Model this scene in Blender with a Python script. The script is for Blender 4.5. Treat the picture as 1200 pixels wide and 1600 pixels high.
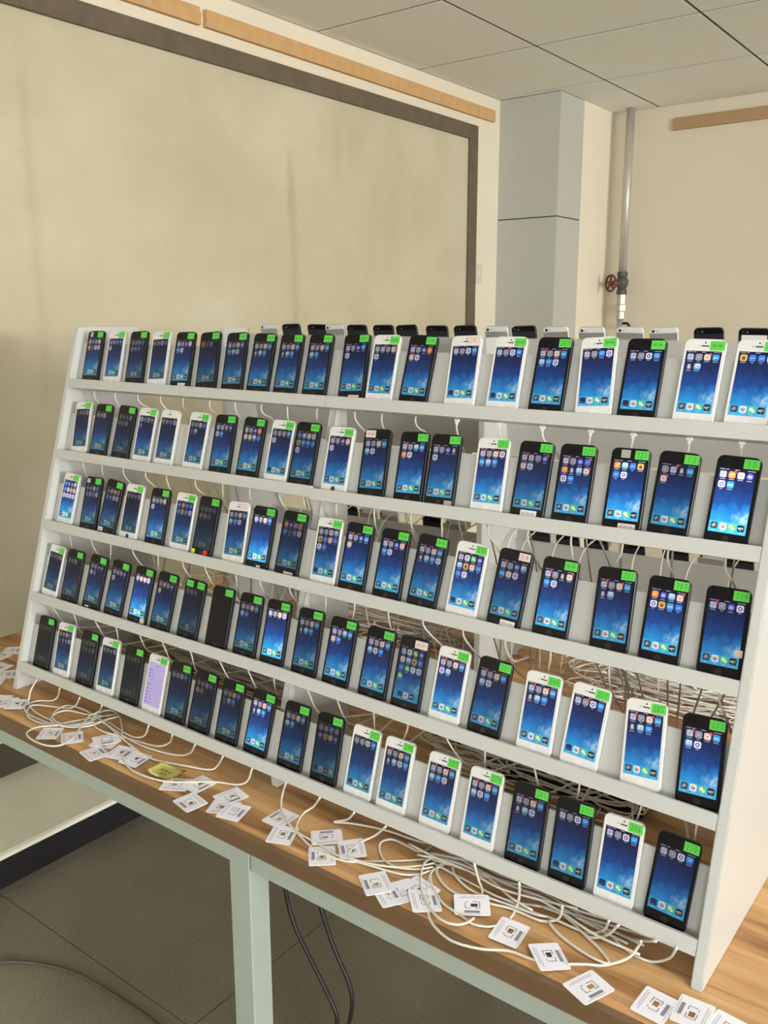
import bpy, bmesh, math, random
from mathutils import Vector, Matrix
random.seed(7)
for o in list(bpy.data.objects): bpy.data.objects.remove(o)
SC = bpy.context.scene
COL = SC.collection

# ------------------------------------------------------------------ camera
ZO = 0.734                       # calibrated frame -> floor at z = 0
F, YAW, PITCH, ROLL = 1402.87, -0.652807, 0.212049, 0.001423
CAM = Vector((1.87818, -1.07786, 0.87302 + ZO))
_f = Vector((math.sin(YAW)*math.cos(PITCH), math.cos(YAW)*math.cos(PITCH), -math.sin(PITCH)))
_r = Vector((math.cos(YAW), -math.sin(YAW), 0)); _d = _f.cross(_r)
_r2 = _r*math.cos(ROLL) + _d*math.sin(ROLL); _d2 = _d*math.cos(ROLL) - _r*math.sin(ROLL)
cd = bpy.data.cameras.new('camera'); cam = bpy.data.objects.new('camera', cd); COL.objects.link(cam)
cd.sensor_fit = 'VERTICAL'; cd.sensor_height = 36; cd.lens = F/1600*36; cd.clip_start = .01
cam.matrix_world = Matrix(((_r2.x, -_d2.x, -_f.x, CAM.x), (_r2.y, -_d2.y, -_f.y, CAM.y), (_r2.z, -_d2.z, -_f.z, CAM.z), (0, 0, 0, 1)))
SC.camera = cam
def hit(px, py, pt, n):          # photo pixel -> point on a known plane
    d = _r2*((px-600)/F) + _d2*((py-800)/F) + _f
    n = Vector(n); t = (Vector(pt)-CAM).dot(n)/d.dot(n)
    return CAM + d*t
TT = 0.75                        # table top height
def on_table(px, py, z=0.0): return hit(px, py, (0, 0, TT+z), (0, 0, 1))

# ------------------------------------------------------------------ light
SC.view_settings.view_transform = 'Standard'; SC.view_settings.look = 'None'
SC.view_settings.exposure = 0.0; SC.view_settings.gamma = 1.0; SC.view_settings.use_curve_mapping = False
w = bpy.data.worlds.new('world'); SC.world = w; w.use_nodes = True
w.node_tree.nodes['Background'].inputs[0].default_value = (.75, .85, 1, 1)
w.node_tree.nodes['Background'].inputs[1].default_value = 0.6
ROOM = dict(x0=-.832, x1=13.0, y0=-6.0, y1=4.22, z1=2.78)
def area(name, loc, rot, sx, sy, power, col):
    l = bpy.data.lights.new(name, 'AREA'); l.shape = 'RECTANGLE'; l.size = sx; l.size_y = sy; l.energy = power; l.color = col
    o = bpy.data.objects.new(name, l); COL.objects.link(o); o.location = loc; o.rotation_euler = rot
    return o
WIN_R = [(-3.7, -.7)]          # window openings in the right-hand wall (y ranges)
FILL_B = [(3.0, 5.4), (6.2, 8.6)]            # added openings for fill light in the wall behind the camera (x ranges)
for i, (a, b) in enumerate(WIN_R):
    area('daylight_side_window', (ROOM['x1']+.05, (a+b)/2, 2.1), (0, math.pi/2, 0), 1.1, b-a, 1060, (1, .98, .93))
for i, (a, b) in enumerate(FILL_B):
    area('rear_fill_light', ((a+b)/2, ROOM['y0']-.05, 1.75), (math.pi/2, 0, 0), b-a, 1.3, 138, (.92, .97, 1))  # cool fill added behind the camera, not a window known to be there

# ------------------------------------------------------------------ materials
MATS = {}
def mat(name, col, rough=.6, metal=0.0, spec=.5, noise=0.0, nscale=30.0, bump=0.0, bscale=200.0, coat=0.0):
    if name in MATS: return MATS[name]
    m = bpy.data.materials.new(name); m.use_nodes = True; nt = m.node_tree; b = nt.nodes['Principled BSDF']
    b.inputs['Roughness'].default_value = rough; b.inputs['Metallic'].default_value = metal
    b.inputs['Specular IOR Level'].default_value = spec; b.inputs['Coat Weight'].default_value = coat
    b.inputs['Base Color'].default_value = (*col, 1)
    if noise:
        tc = nt.nodes.new('ShaderNodeTexCoord'); n = nt.nodes.new('ShaderNodeTexNoise'); r = nt.nodes.new('ShaderNodeMixRGB')
        n.inputs['Scale'].default_value = nscale; n.inputs['Detail'].default_value = 6
        nt.links.new(tc.outputs['Object'], n.inputs['Vector'])
        r.inputs[1].default_value = (*[c*(1-noise) for c in col], 1); r.inputs[2].default_value = (*[min(1, c*(1+noise)) for c in col], 1)
        nt.links.new(n.outputs['Fac'], r.inputs[0]); nt.links.new(r.outputs[0], b.inputs['Base Color'])
    if bump:
        tc = nt.nodes.new('ShaderNodeTexCoord'); n = nt.nodes.new('ShaderNodeTexNoise'); bp = nt.nodes.new('ShaderNodeBump')
        n.inputs['Scale'].default_value = bscale; bp.inputs['Strength'].default_value = bump; bp.inputs['Distance'].default_value = .002
        nt.links.new(tc.outputs['Object'], n.inputs['Vector']); nt.links.new(n.outputs['Fac'], bp.inputs['Height'])
        nt.links.new(bp.outputs['Normal'], b.inputs['Normal'])
    MATS[name] = m
    return m
PLASTER = mat('wall_plaster', (.80, .74, .61), .85, noise=.05, nscale=3, bump=.25, bscale=60)
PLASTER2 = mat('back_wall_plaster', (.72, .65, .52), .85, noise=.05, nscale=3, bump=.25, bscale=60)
RACK = mat('white_painted_board', (.535, .545, .53), .30, noise=.02, nscale=12)
CEIL = mat('ceiling_tile_board', (.92, .92, .88), .9, noise=.06, nscale=40, bump=.3, bscale=300)
GRID = mat('ceiling_joint', (.10, .095, .08), .8)
CLAD = mat('grey_cladding', (.50, .505, .47), .6, noise=.04, nscale=8, bump=.1, bscale=120)
SEAM = mat('dark_joint', (.04, .04, .04), .9)
STRIP = mat('raw_fibreboard', (.60, .37, .17), .8, noise=.18, nscale=25, bump=.3, bscale=150)
STRIP2 = mat('brown_fibreboard', (.42, .27, .15), .8, noise=.22, nscale=60, bump=.3, bscale=150)
FRAME = mat('dark_frame_wood', (.135, .105, .07), .6, noise=.35, nscale=18, bump=.2)
PODTOP = mat('podium_screed', (.80, .81, .70), .8, noise=.12, nscale=6, bump=.3, bscale=80)
PODRIS = mat('black_riser_tile', (.012, .012, .015), .45, noise=.5, nscale=40)
SKIRT = mat('dark_skirting_tile', (.06, .05, .035), .5, noise=.2, nscale=10)
STEEL = mat('pale_green_steel', (.38, .44, .39), .45, noise=.04, nscale=10)
CABLE = mat('white_cable', (.68, .65, .58), .45)
PLUGM = mat('white_plug', (.85, .85, .83), .35)
BCABLE = mat('black_cable', (.012, .011, .01), .5)
FSHADOW = mat('floor_shadow_grey', (.10, .095, .075), .85, noise=.2)
HUB = mat('black_plastic', (.01, .01, .011), .4)
CARDW = mat('card_white', (.90, .89, .97), .5)
CARDK = mat('card_print_dark', (.025, .022, .03), .6)
CARDG = mat('card_print_grey', (.26, .25, .30), .6)
CARDL = mat('card_print_light', (.58, .57, .66), .6)
NOTE = mat('yellow_paper', (.80, .76, .25), .7)
INK = mat('ink', (.05, .07, .02), .7)
GREEN = mat('green_sticker', (.10, .58, .07), .6)
GREENINK = mat('sticker_pen', (.03, .23, .02), .7)
PALELAB = mat('pale_label', (.72, .58, .54), .6)
WHITELAB = mat('white_label', (.74, .74, .72), .6)
REDLAB = mat('red_mark', (.70, .04, .03), .6)
YELLAB = mat('yellow_tag', (.70, .78, .05), .6)
SILVLAB = mat('silver_tape', (.42, .42, .38), .4, .3)
BODYK = mat('phone_slate_band', (.020, .021, .026), .35, .5)
BODYW = mat('phone_silver_band', (.60, .60, .58), .35, .3)
GLASSK = mat('phone_black_glass', (.006, .006, .008), .12, spec=.22)
GLASSW = mat('phone_white_glass', (.72, .72, .72), .16, spec=.45)
BACKS = mat('phone_silver_back', (.42, .42, .40), .4, .55)
BACKB = mat('phone_slate_back', (.020, .022, .030), .45, .3)
BTNW = mat('home_button_white', (.74, .74, .75), .3)
BTNK = mat('home_button_black', (.007, .007, .009), .25)
BTND = mat('home_button_dark_blue', (.02, .03, .10), .3)
PIPE = mat('galvanised_pipe', (.55, .53, .48), .42, .45, noise=.15, nscale=15)
IRON = mat('cast_valve', (.10, .10, .09), .6, .3, noise=.3, nscale=40)
WHEEL = mat('red_brown_wheel', (.16, .035, .022), .5, noise=.2, nscale=40)
GALV = mat('galvanised_fitting', (.50, .48, .42), .45, .5, noise=.15, nscale=40)
PLATE = mat('socket_plate', (.66, .62, .52), .5)
WINF = mat('window_frame_white', (.8, .8, .78), .5)

def wood_mat():
    m = bpy.data.materials.new('walnut_laminate'); m.use_nodes = True; nt = m.node_tree; b = nt.nodes['Principled BSDF']
    tc = nt.nodes.new('ShaderNodeTexCoord'); mp = nt.nodes.new('ShaderNodeMapping'); mp.inputs['Scale'].default_value = (1.1, 14, 8)
    n = nt.nodes.new('ShaderNodeTexNoise'); n.inputs['Scale'].default_value = 2.2; n.inputs['Detail'].default_value = 5; n.inputs['Distortion'].default_value = .6
    mp2 = nt.nodes.new('ShaderNodeMapping'); mp2.inputs['Scale'].default_value = (3, 90, 60)
    n2 = nt.nodes.new('ShaderNodeTexNoise'); n2.inputs['Scale'].default_value = 3; n2.inputs['Detail'].default_value = 3
    cr = nt.nodes.new('ShaderNodeValToRGB'); e = cr.color_ramp.elements
    e[0].position = .30; e[0].color = (.33, .155, .060, 1); e[1].position = .72; e[1].color = (.80, .51, .25, 1)
    x = cr.color_ramp.elements.new(.5); x.color = (.65, .37, .16, 1)
    mx = nt.nodes.new('ShaderNodeMixRGB'); mx.blend_type = 'MULTIPLY'; mx.inputs[0].default_value = .35
    nt.links.new(tc.outputs['Object'], mp.inputs[0]); nt.links.new(mp.outputs[0], n.inputs[0]); nt.links.new(n.outputs[0], cr.inputs[0])
    nt.links.new(tc.outputs['Object'], mp2.inputs[0]); nt.links.new(mp2.outputs[0], n2.inputs[0])
    nt.links.new(cr.outputs[0], mx.inputs[1]); nt.links.new(n2.outputs[0], mx.inputs[2]); nt.links.new(mx.outputs[0], b.inputs['Base Color'])
    b.inputs['Roughness'].default_value = .45; b.inputs['Specular IOR Level'].default_value = .3
    return m
WOOD = wood_mat()

def floor_mat():
    m = bpy.data.materials.new('speckled_floor_tile'); m.use_nodes = True; nt = m.node_tree; b = nt.nodes['Principled BSDF']
    tc = nt.nodes.new('ShaderNodeTexCoord')
    n = nt.nodes.new('ShaderNodeTexNoise'); n.inputs['Scale'].default_value = 260; n.inputs['Detail'].default_value = 2
    n2 = nt.nodes.new('ShaderNodeTexNoise'); n2.inputs['Scale'].default_value = 3; n2.inputs['Detail'].default_value = 4
    cr = nt.nodes.new('ShaderNodeValToRGB'); e = cr.color_ramp.elements
    e[0].position = .35; e[0].color = (.20, .18, .14, 1); e[1].position = .68; e[1].color = (.36, .325, .255, 1)
    cr2 = nt.nodes.new('ShaderNodeValToRGB'); e = cr2.color_ramp.elements
    e[0].position = .3; e[0].color = (.72, .73, .72, 1); e[1].position = .7; e[1].color = (1, 1, 1, 1)
    mx = nt.nodes.new('ShaderNodeMixRGB'); mx.blend_type = 'MULTIPLY'; mx.inputs[0].default_value = 1
    geo = nt.nodes.new('ShaderNodeNewGeometry')
    nt.links.new(geo.outputs['Position'], n.inputs[0]); nt.links.new(geo.outputs['Position'], n2.inputs[0])
    nt.links.new(n.outputs[0], cr.inputs[0]); nt.links.new(n2.outputs[0], cr2.inputs[0])
    nt.links.new(cr.outputs[0], mx.inputs[1]); nt.links.new(cr2.outputs[0], mx.inputs[2]); nt.links.new(mx.outputs[0], b.inputs['Base Color'])
    b.inputs['Roughness'].default_value = .45
    return m
FLOOR = floor_mat()

def board_mat():        # stained pale board inside the dark frame (object coordinates: y along wall, z up)
    m = bpy.data.materials.new('stained_board'); m.use_nodes = True; nt = m.node_tree; b = nt.nodes['Principled BSDF']
    geo = nt.nodes.new('ShaderNodeNewGeometry'); L = nt.links
    base = nt.nodes.new('ShaderNodeTexNoise'); base.inputs['Scale'].default_value = 1.6; base.inputs['Detail'].default_value = 8; base.inputs['Roughness'].default_value = .62
    L.new(geo.outputs['Position'], base.inputs[0])
    cr = nt.nodes.new('ShaderNodeValToRGB'); e = cr.color_ramp.elements
    e[0].position = .30; e[0].color = (.50, .45, .32, 1); e[1].position = .62; e[1].color = (.60, .555, .42, 1)
    L.new(base.outputs[0], cr.inputs[0])
    sep = nt.nodes.new('ShaderNodeSeparateXYZ'); L.new(geo.outputs['Position'], sep.inputs[0])
    def mth(op, a, b2=None, clamp=False):
        n = nt.nodes.new('ShaderNodeMath'); n.operation = op; n.use_clamp = clamp
        for i, v in enumerate((a, b2)):
            if v is None: continue
            if isinstance(v, (int, float)): n.inputs[i].default_value = v
            else: L.new(v, n.inputs[i])
        return n.outputs[0]
    wob = nt.nodes.new('ShaderNodeTexNoise'); wob.inputs['Scale'].default_value = 9; wob.inputs['Detail'].default_value = 4; L.new(geo.outputs['Position'], wob.inputs[0])
    out = cr.outputs[0]
    for yc, wd, z0, z1, amt in ((1.83, .035, 1.0, 2.36, .42), (2.12, .05, 2.1, 2.5, .35), (.62, .03, 1.3, 2.5, .25), (.42, .02, 1.2, 2.1, .3), (2.6, .06, 2.2, 2.45, .25), (1.9, .14, 1.45, 1.75, .3), (.45, .3, 2.2, 2.5, .3)):
        d = mth('ABSOLUTE', mth('ADD', mth('SUBTRACT', sep.outputs[1], yc), mth('MULTIPLY', mth('SUBTRACT', wob.outputs[0], .5), wd*2.2)))
        a = mth('SUBTRACT', 1.0, mth('DIVIDE', d, wd), True)
        zf = mth('MULTIPLY', mth('MULTIPLY', mth('SUBTRACT', sep.outputs[2], z0), 5.0, True), mth('MULTIPLY', mth('SUBTRACT', z1, sep.outputs[2]), 5.0, True))
        k = mth('MULTIPLY', mth('MULTIPLY', a, zf), mth('MULTIPLY', wob.outputs[0], amt*1.5), True)
        mx = nt.nodes.new('ShaderNodeMixRGB'); L.new(k, mx.inputs[0]); L.new(out, mx.inputs[1]); mx.inputs[2].default_value = (.27, .225, .13, 1); out = mx.outputs[0]
    L.new(out, b.inputs['Base Color']); b.inputs['Roughness'].default_value = .8
    return m
BOARD = board_mat()

def glow_mult(nt):      # brightness of each lit screen, stored on its object
    a = nt.nodes.new('ShaderNodeAttribute'); a.attribute_type = 'OBJECT'; a.attribute_name = 'glow'
    return a.outputs['Fac']
def wallpaper_mat():
    m = bpy.data.materials.new('lit_phone_wallpaper'); m.use_nodes = True; nt = m.node_tree; b = nt.nodes['Principled BSDF']; L = nt.links
    b.inputs['Base Color'].default_value = (.006, .007, .01, 1); b.inputs['Roughness'].default_value = .12; b.inputs['Specular IOR Level'].default_value = .22
    uv = nt.nodes.new('ShaderNodeUVMap'); sep = nt.nodes.new('ShaderNodeSeparateXYZ'); L.new(uv.outputs[0], sep.inputs[0])
    def mth(op, a, b2=None, clamp=False):
        n = nt.nodes.new('ShaderNodeMath'); n.operation = op; n.use_clamp = clamp
        for i, v in enumerate((a, b2)):
            if v is None: continue
            if isinstance(v, (int, float)): n.inputs[i].default_value = v
            else: L.new(v, n.inputs[i])
        return n.outputs[0]
    mp = nt.nodes.new('ShaderNodeMapping'); mp.inputs['Scale'].default_value = (1.6, 2.4, 1); mp.inputs['Rotation'].default_value = (0, 0, .6); L.new(uv.outputs[0], mp.inputs[0])
    n = nt.nodes.new('ShaderNodeTexNoise'); n.inputs['Scale'].default_value = 2.0; n.inputs['Detail'].default_value = 5; n.inputs['Distortion'].default_value = .5; L.new(mp.outputs[0], n.inputs[0])
    v = mth('ADD', sep.outputs[1], mth('MULTIPLY', mth('SUBTRACT', n.outputs[0], .5), -.42))
    cr = nt.nodes.new('ShaderNodeValToRGB'); L.new(v, cr.inputs[0]); el = cr.color_ramp.elements
    el[0].position = .10; el[0].color = (.03, .36, .74, 1); el[1].position = .92; el[1].color = (.005, .008, .040, 1)
    for p, c in ((.30, (.015, .205, .57)), (.48, (.008, .062, .27)), (.70, (.007, .024, .12))):
        x = el.new(p); x.color = (*c, 1)
    # pale cloud low at one side
    dx = mth('DIVIDE', mth('SUBTRACT', sep.outputs[0], .90), .34); dy = mth('DIVIDE', mth('SUBTRACT', sep.outputs[1], .245), .115)
    dd = mth('SQRT', mth('ADD', mth('MULTIPLY', dx, dx), mth('MULTIPLY', dy, dy)))
    n2 = nt.nodes.new('ShaderNodeTexNoise'); n2.inputs['Scale'].default_value = 6.5; n2.inputs['Detail'].default_value = 6; n2.inputs['Distortion'].default_value = .8; L.new(uv.outputs[0], n2.inputs[0])
    k = mth('MULTIPLY', mth('SUBTRACT', 1.15, dd, True), mth('MULTIPLY', mth('SUBTRACT', n2.outputs[0], .36), 3.6, True), True)
    mx = nt.nodes.new('ShaderNodeMixRGB'); L.new(k, mx.inputs[0]); L.new(cr.outputs[0], mx.inputs[1]); mx.inputs[2].default_value = (.42, .66, .80, 1)
    dock = mth('LESS_THAN', sep.outputs[1], .168)
    mx2 = nt.nodes.new('ShaderNodeMixRGB'); L.new(mth('MULTIPLY', dock, .72), mx2.inputs[0]); L.new(mx.outputs[0], mx2.inputs[1]); mx2.inputs[2].default_value = (.05, .46, .78, 1)
    L.new(mx2.outputs[0], b.inputs['Emission Color']); L.new(mth('MULTIPLY', glow_mult(nt), 1.0), b.inputs['Emission Strength'])
    return m
def icon_mat():
    m = bpy.data.materials.new('lit_phone_icons'); m.use_nodes = True; nt = m.node_tree; b = nt.nodes['Principled BSDF']; L = nt.links
    b.inputs['Base Color'].default_value = (.006, .007, .01, 1); b.inputs['Roughness'].default_value = .16
    a = nt.nodes.new('ShaderNodeAttribute'); a.attribute_name = 'Col'; L.new(a.outputs['Color'], b.inputs['Emission Color']); L.new(glow_mult(nt), b.inputs['Emission Strength'])
    return m
WALLP = wallpaper_mat(); ICONM = icon_mat()

# ------------------------------------------------------------------ helpers
def mesh_obj(name, me, m=None, parent=None, mw=None):
    o = bpy.data.objects.new(name, me); COL.objects.link(o)
    if m and not me.materials: me.materials.append(m)
    if parent: o.parent = parent
    if mw is not None: o.matrix_basis = mw
    return o
def bm_obj(name, bm, m, parent=None, smooth=False):
    me = bpy.data.meshes.new(name); bm.normal_update(); bm.to_mesh(me); bm.free()
    if smooth:
        for p in me.polygons: p.use_smooth = True
    return mesh_obj(name, me, m, parent)
def tag(o, label=None, cat=None, group=None, kind=None):
    for k, v in (('label', label), ('category', cat), ('group', group), ('kind', kind)):
        if v: o[k] = v
    return o
def empty(name, loc=(0, 0, 0), rz=0):
    o = bpy.data.objects.new(name, None); COL.objects.link(o); o.location = loc; o.rotation_euler = (0, 0, rz); o.empty_display_size = .02
    return o
def add_box(bm, x0, x1, y0, y1, z0, z1, bev=0.0):
    vs = [bm.verts.new(p) for p in ((x0, y0, z0), (x1, y0, z0), (x1, y1, z0), (x0, y1, z0), (x0, y0, z1), (x1, y0, z1), (x1, y1, z1), (x0, y1, z1))]
    fs = [bm.faces.new([vs[i] for i in f]) for f in ((3, 2, 1, 0), (4, 5, 6, 7), (0, 1, 5, 4), (1, 2, 6, 5), (2, 3, 7, 6), (3, 0, 4, 7))]
    if bev:
        es = list({e for f in fs for e in f.edges})
        bmesh.ops.bevel(bm, geom=es, offset=bev, segments=1, affect='EDGES')
def box_obj(name, dims, m, parent=None, bev=0.0):
    bm = bmesh.new(); add_box(bm, *dims, bev); return bm_obj(name, bm, m, parent)
def prism(bm, pts, ax, a0, a1, bev=0.0):      # polygon pts in the plane normal to axis ax, extruded a0..a1
    def P(u, v, a): return {0: (a, u, v), 1: (u, a, v), 2: (u, v, a)}[ax]
    A = [bm.verts.new(P(u, v, a0)) for u, v in pts]; B = [bm.verts.new(P(u, v, a1)) for u, v in pts]; n = len(pts)
    fs = [bm.faces.new(A[::-1]), bm.faces.new(B)] + [bm.faces.new((A[i], A[(i+1) % n], B[(i+1) % n], B[i])) for i in range(n)]
    if bev: bmesh.ops.bevel(bm, geom=list({e for f in fs for e in f.edges}), offset=bev, segments=2, affect='EDGES')
    bmesh.ops.recalc_face_normals(bm, faces=bm.faces)
def smooth_path(P, per=6):
    P = [Vector(p) for p in P]
    if len(P) < 3: return P
    Q = [P[0]*2-P[1]] + P + [P[-1]*2-P[-2]]; out = []
    for i in range(1, len(Q)-2):
        p0, p1, p2, p3 = Q[i-1:i+3]
        for k in range(per):
            t = k/per
            out.append(.5*((2*p1)+(p2-p0)*t+(2*p0-5*p1+4*p2-p3)*t*t+(3*p1-p0-3*p2+p3)*t**3))
    out.append(P[-1]); return out
def tube(bm, P, r, sides=6):
    n = len(P); up = Vector((0, 0, 1)); prev = None; rings = []
    for i, p in enumerate(P):
        t = (P[min(i+1, n-1)]-P[max(i-1, 0)])
        if t.length < 1e-9: t = Vector((0, 0, 1))
        t.normalize()
        if prev is None:
            a = t.cross(up)
            if a.length < 1e-3: a = t.cross(Vector((1, 0, 0)))
        else: a = prev - t*prev.dot(t)
        a.normalize(); prev = a.copy(); b = t.cross(a)
        rr = r[i] if isinstance(r, (list, tuple)) else r
        rings.append([bm.verts.new(p + (a*math.cos(2*math.pi*k/sides)+b*math.sin(2*math.pi*k/sides))*rr) for k in range(sides)])
    for A, B in zip(rings, rings[1:]):
        for k in range(sides): bm.faces.new((A[k], A[(k+1) % sides], B[(k+1) % sides], B[k]))
    bm.faces.new(rings[0][::-1]); bm.faces.new(rings[-1])
def lathe(bm, prof, axis_pt, axis=(0, 0, 1), sides=20):    # prof: (radius, height)
    ax = Vector(axis).normalized(); a = ax.orthogonal().normalized(); b = ax.cross(a); rings = []
    for r, h in prof:
        rings.append([bm.verts.new(Vector(axis_pt)+ax*h+(a*math.cos(2*math.pi*k/sides)+b*math.sin(2*math.pi*k/sides))*r) for k in range(sides)])
    for A, B in zip(rings, rings[1:]):
        for k in range(sides): bm.faces.new((A[k], A[(k+1) % sides], B[(k+1) % sides], B[k]))
    bm.faces.new(rings[0][::-1]); bm.faces.new(rings[-1])
def struct(o, label):
    o['kind'] = 'structure'; o['label'] = label; return o

# ------------------------------------------------------------------ room shell
X0, X1, Y0, Y1, ZC = ROOM['x0'], ROOM['x1'], ROOM['y0'], ROOM['y1'], ROOM['z1']
T = .12
struct(box_obj('wall_left', (X0-T, X0, Y0-T, Y1+T, 0, ZC+.1), PLASTER), 'cream plaster wall carrying the framed board')
struct(box_obj('wall_back', (X0, X1, Y1, Y1+T, 0, ZC+.1), PLASTER2), 'cream plaster wall behind the pipe')
def wall_with_windows(name, fixed0, fixed1, along0, along1, wins, z0, z1, axis, label):
    bm = bmesh.new()
    def bx(a, b, za, zb):
        if b-a < 1e-4: return
        if axis == 'y': add_box(bm, fixed0, fixed1, a, b, za, zb)
        else: add_box(bm, a, b, fixed0, fixed1, za, zb)
    bx(along0, along1, 0, z0); bx(along0, along1, z1, ZC+.1)
    c = along0
    for a, b in wins: bx(c, a, z0, z1); c = b
    bx(c, along1, z0, z1)
    return struct(bm_obj(name, bm, PLASTER), label)
wall_with_windows('wall_right', X1, X1+T, Y0-T, Y1+T, WIN_R, 1.55, 2.65, 'y', 'plaster wall with daylight windows')
wall_with_windows('wall_rear', Y0-T, Y0, X0, X1, FILL_B, 1.1, 2.4, 'x', 'plaster wall on the camera side with added fill-light openings')
k = 0
for a, b in WIN_R:
    k += 1; bm = bmesh.new()
    for y in (a, (a+b)/2-.025, b-.05): add_box(bm, X1-.02, X1+.02, y, y+.05, 1.55, 2.65)
    for z in (1.55, 2.60): add_box(bm, X1-.02, X1+.02, a, b, z, z+.05)
    struct(bm_obj('window_%d' % k, bm, WINF), 'white window frame in the side wall')
for a, b in FILL_B:
    k += 1; bm = bmesh.new()
    for x in (a, (a+b)/2-.025, b-.05): add_box(bm, x, x+.05, Y0-.02, Y0+.02, 1.1, 2.4)
    for z in (1.1, 2.35): add_box(bm, a, b, Y0-.02, Y0+.02, z, z+.05)
    struct(bm_obj('window_%d' % k, bm, WINF), 'added white frame around a fill light in the wall behind the camera')
# floor tiles
fl = struct(box_obj('floor', (X0, X1, Y0, Y1, -.1, -.004), mat('floor_joint', (.05, .045, .035), .9)), 'speckled grey-brown tiled floor')
FT = .8
xs = [X0] + [x for x in [.436+FT*i for i in range(-2, 18)] if X0 < x < X1] + [X1]
ys = [Y0] + [y for y in [.067+FT*i for i in range(-9, 8)] if Y0 < y < Y1] + [Y1]
for i in range(len(xs)-1):
    for j in range(len(ys)-1):
        box_obj('floor_tile', (xs[i]+.0015, xs[i+1]-.0015, ys[j]+.0015, ys[j+1]-.0015, -.012, 0), FLOOR, fl)
# ceiling tiles
ce = struct(box_obj('ceiling', (X0, X1, Y0, Y1, ZC+.003, ZC+.1), GRID), 'suspended ceiling of pale grey tiles with dark joints')
xs = [X0] + [x for x in [-.199+.7235*i for i in range(0, 20)] if x < X1-.02] + [X1]
ys = [y for y in [4.22-.7385*i for i in range(0, 15)] if y > Y0][::-1]; ys = [Y0] + ys
for i in range(len(xs)-1):
    for j in range(len(ys)-1):
        if ys[j+1]-ys[j] < .05: continue
        box_obj('ceiling_tile', (xs[i]+.006, xs[i+1]-.006, ys[j]+.006, ys[j+1]-.006, ZC, ZC+.0028), CEIL, ce, .0008)
# clad column and plaster pier on the left wall
PX = -.464; PY = 3.525; PYB = 3.81
col = struct(box_obj('wall_pier', (X0, PX-.004, PYB, Y1, 0, ZC), PLASTER), 'cream plaster pier between the grey column and the back wall')
cl = empty('clad_column', (X0, PY, 0)); cl['kind'] = 'structure'; cl['label'] = 'square column clad in grey panels beside the framed board'
ZS = 2.149
def wbox(name, dims, m, parent, bev=0.0):          # world box under a parent with plain translation
    bm = bmesh.new(); add_box(bm, *dims, bev)
    for v in bm.verts: v.co -= parent.location
    return bm_obj(name, bm, m, parent)
wbox('core', (X0, PX-.006, PY+.006, PYB, 0, ZC-.004), SEAM, cl)
for za, zb in ((0, .95), (.954, ZS-.003), (ZS+.003, ZC-.003)):
    wbox('panel', (X0, PX, PY, PY+.006, za, zb), CLAD, cl)
    wbox('panel', (PX-.006, PX, PY+.006, PYB, za, zb), CLAD, cl)
# skirting along the left wall, above the podium
struct(box_obj('baseboard_left', (X0, X0+.022, Y0, PY, 0, .215), SKIRT), 'dark skirting strip at the foot of the plaster wall')

# fluorescent ceiling lights over the near side of the room
LAMP = bpy.data.materials.new('lit_lamp_diffuser'); LAMP.use_nodes = True
_b = LAMP.node_tree.nodes['Principled BSDF']; _b.inputs['Base Color'].default_value = (.9, .9, .9, 1); _b.inputs['Emission Color'].default_value = (1, .98, .93, 1); _b.inputs['Emission Strength'].default_value = 24.0
for lx, nm in ((2.75, 'above the camera side of the table'), (6.2, 'beyond the table end'), (9.6, 'near the window wall')):
    cl2 = tag(empty('ceiling_light', (lx, -.12, ZC)), 'long lit ceiling light '+nm, 'ceiling light', 'ceiling lights')
    wbox('housing', (lx-.62, lx+.62, -.30, .06, ZC-.035, ZC-.002), WINF, cl2, .004)
    wbox('diffuser', (lx-.59, lx+.59, -.27, .03, ZC-.040, ZC-.034), LAMP, cl2, .001)

# ------------------------------------------------------------------ podium
pod = tag(empty('podium', (-.6, 1, 0)), 'low podium with worn pale top and black riser under the board wall', 'podium')
bm = bmesh.new(); prism(bm, [(X0+.0225, 0), (-.405, 0), (-.405, .088), (-.392, .092), (-.394, .103), (-.405, .107), (X0+.0225, .107)], 1, Y0+.02, PY-.001)
for v in bm.verts: v.co -= pod.location
bm_obj('top', bm, PODTOP, pod)
y = -.96
while y < PY-.02:
    wbox('riser_tile', (-.405, -.398, y+.001, min(y+.999, PY-.001), 0, .090), PODRIS, pod); y += 1.0

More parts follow.
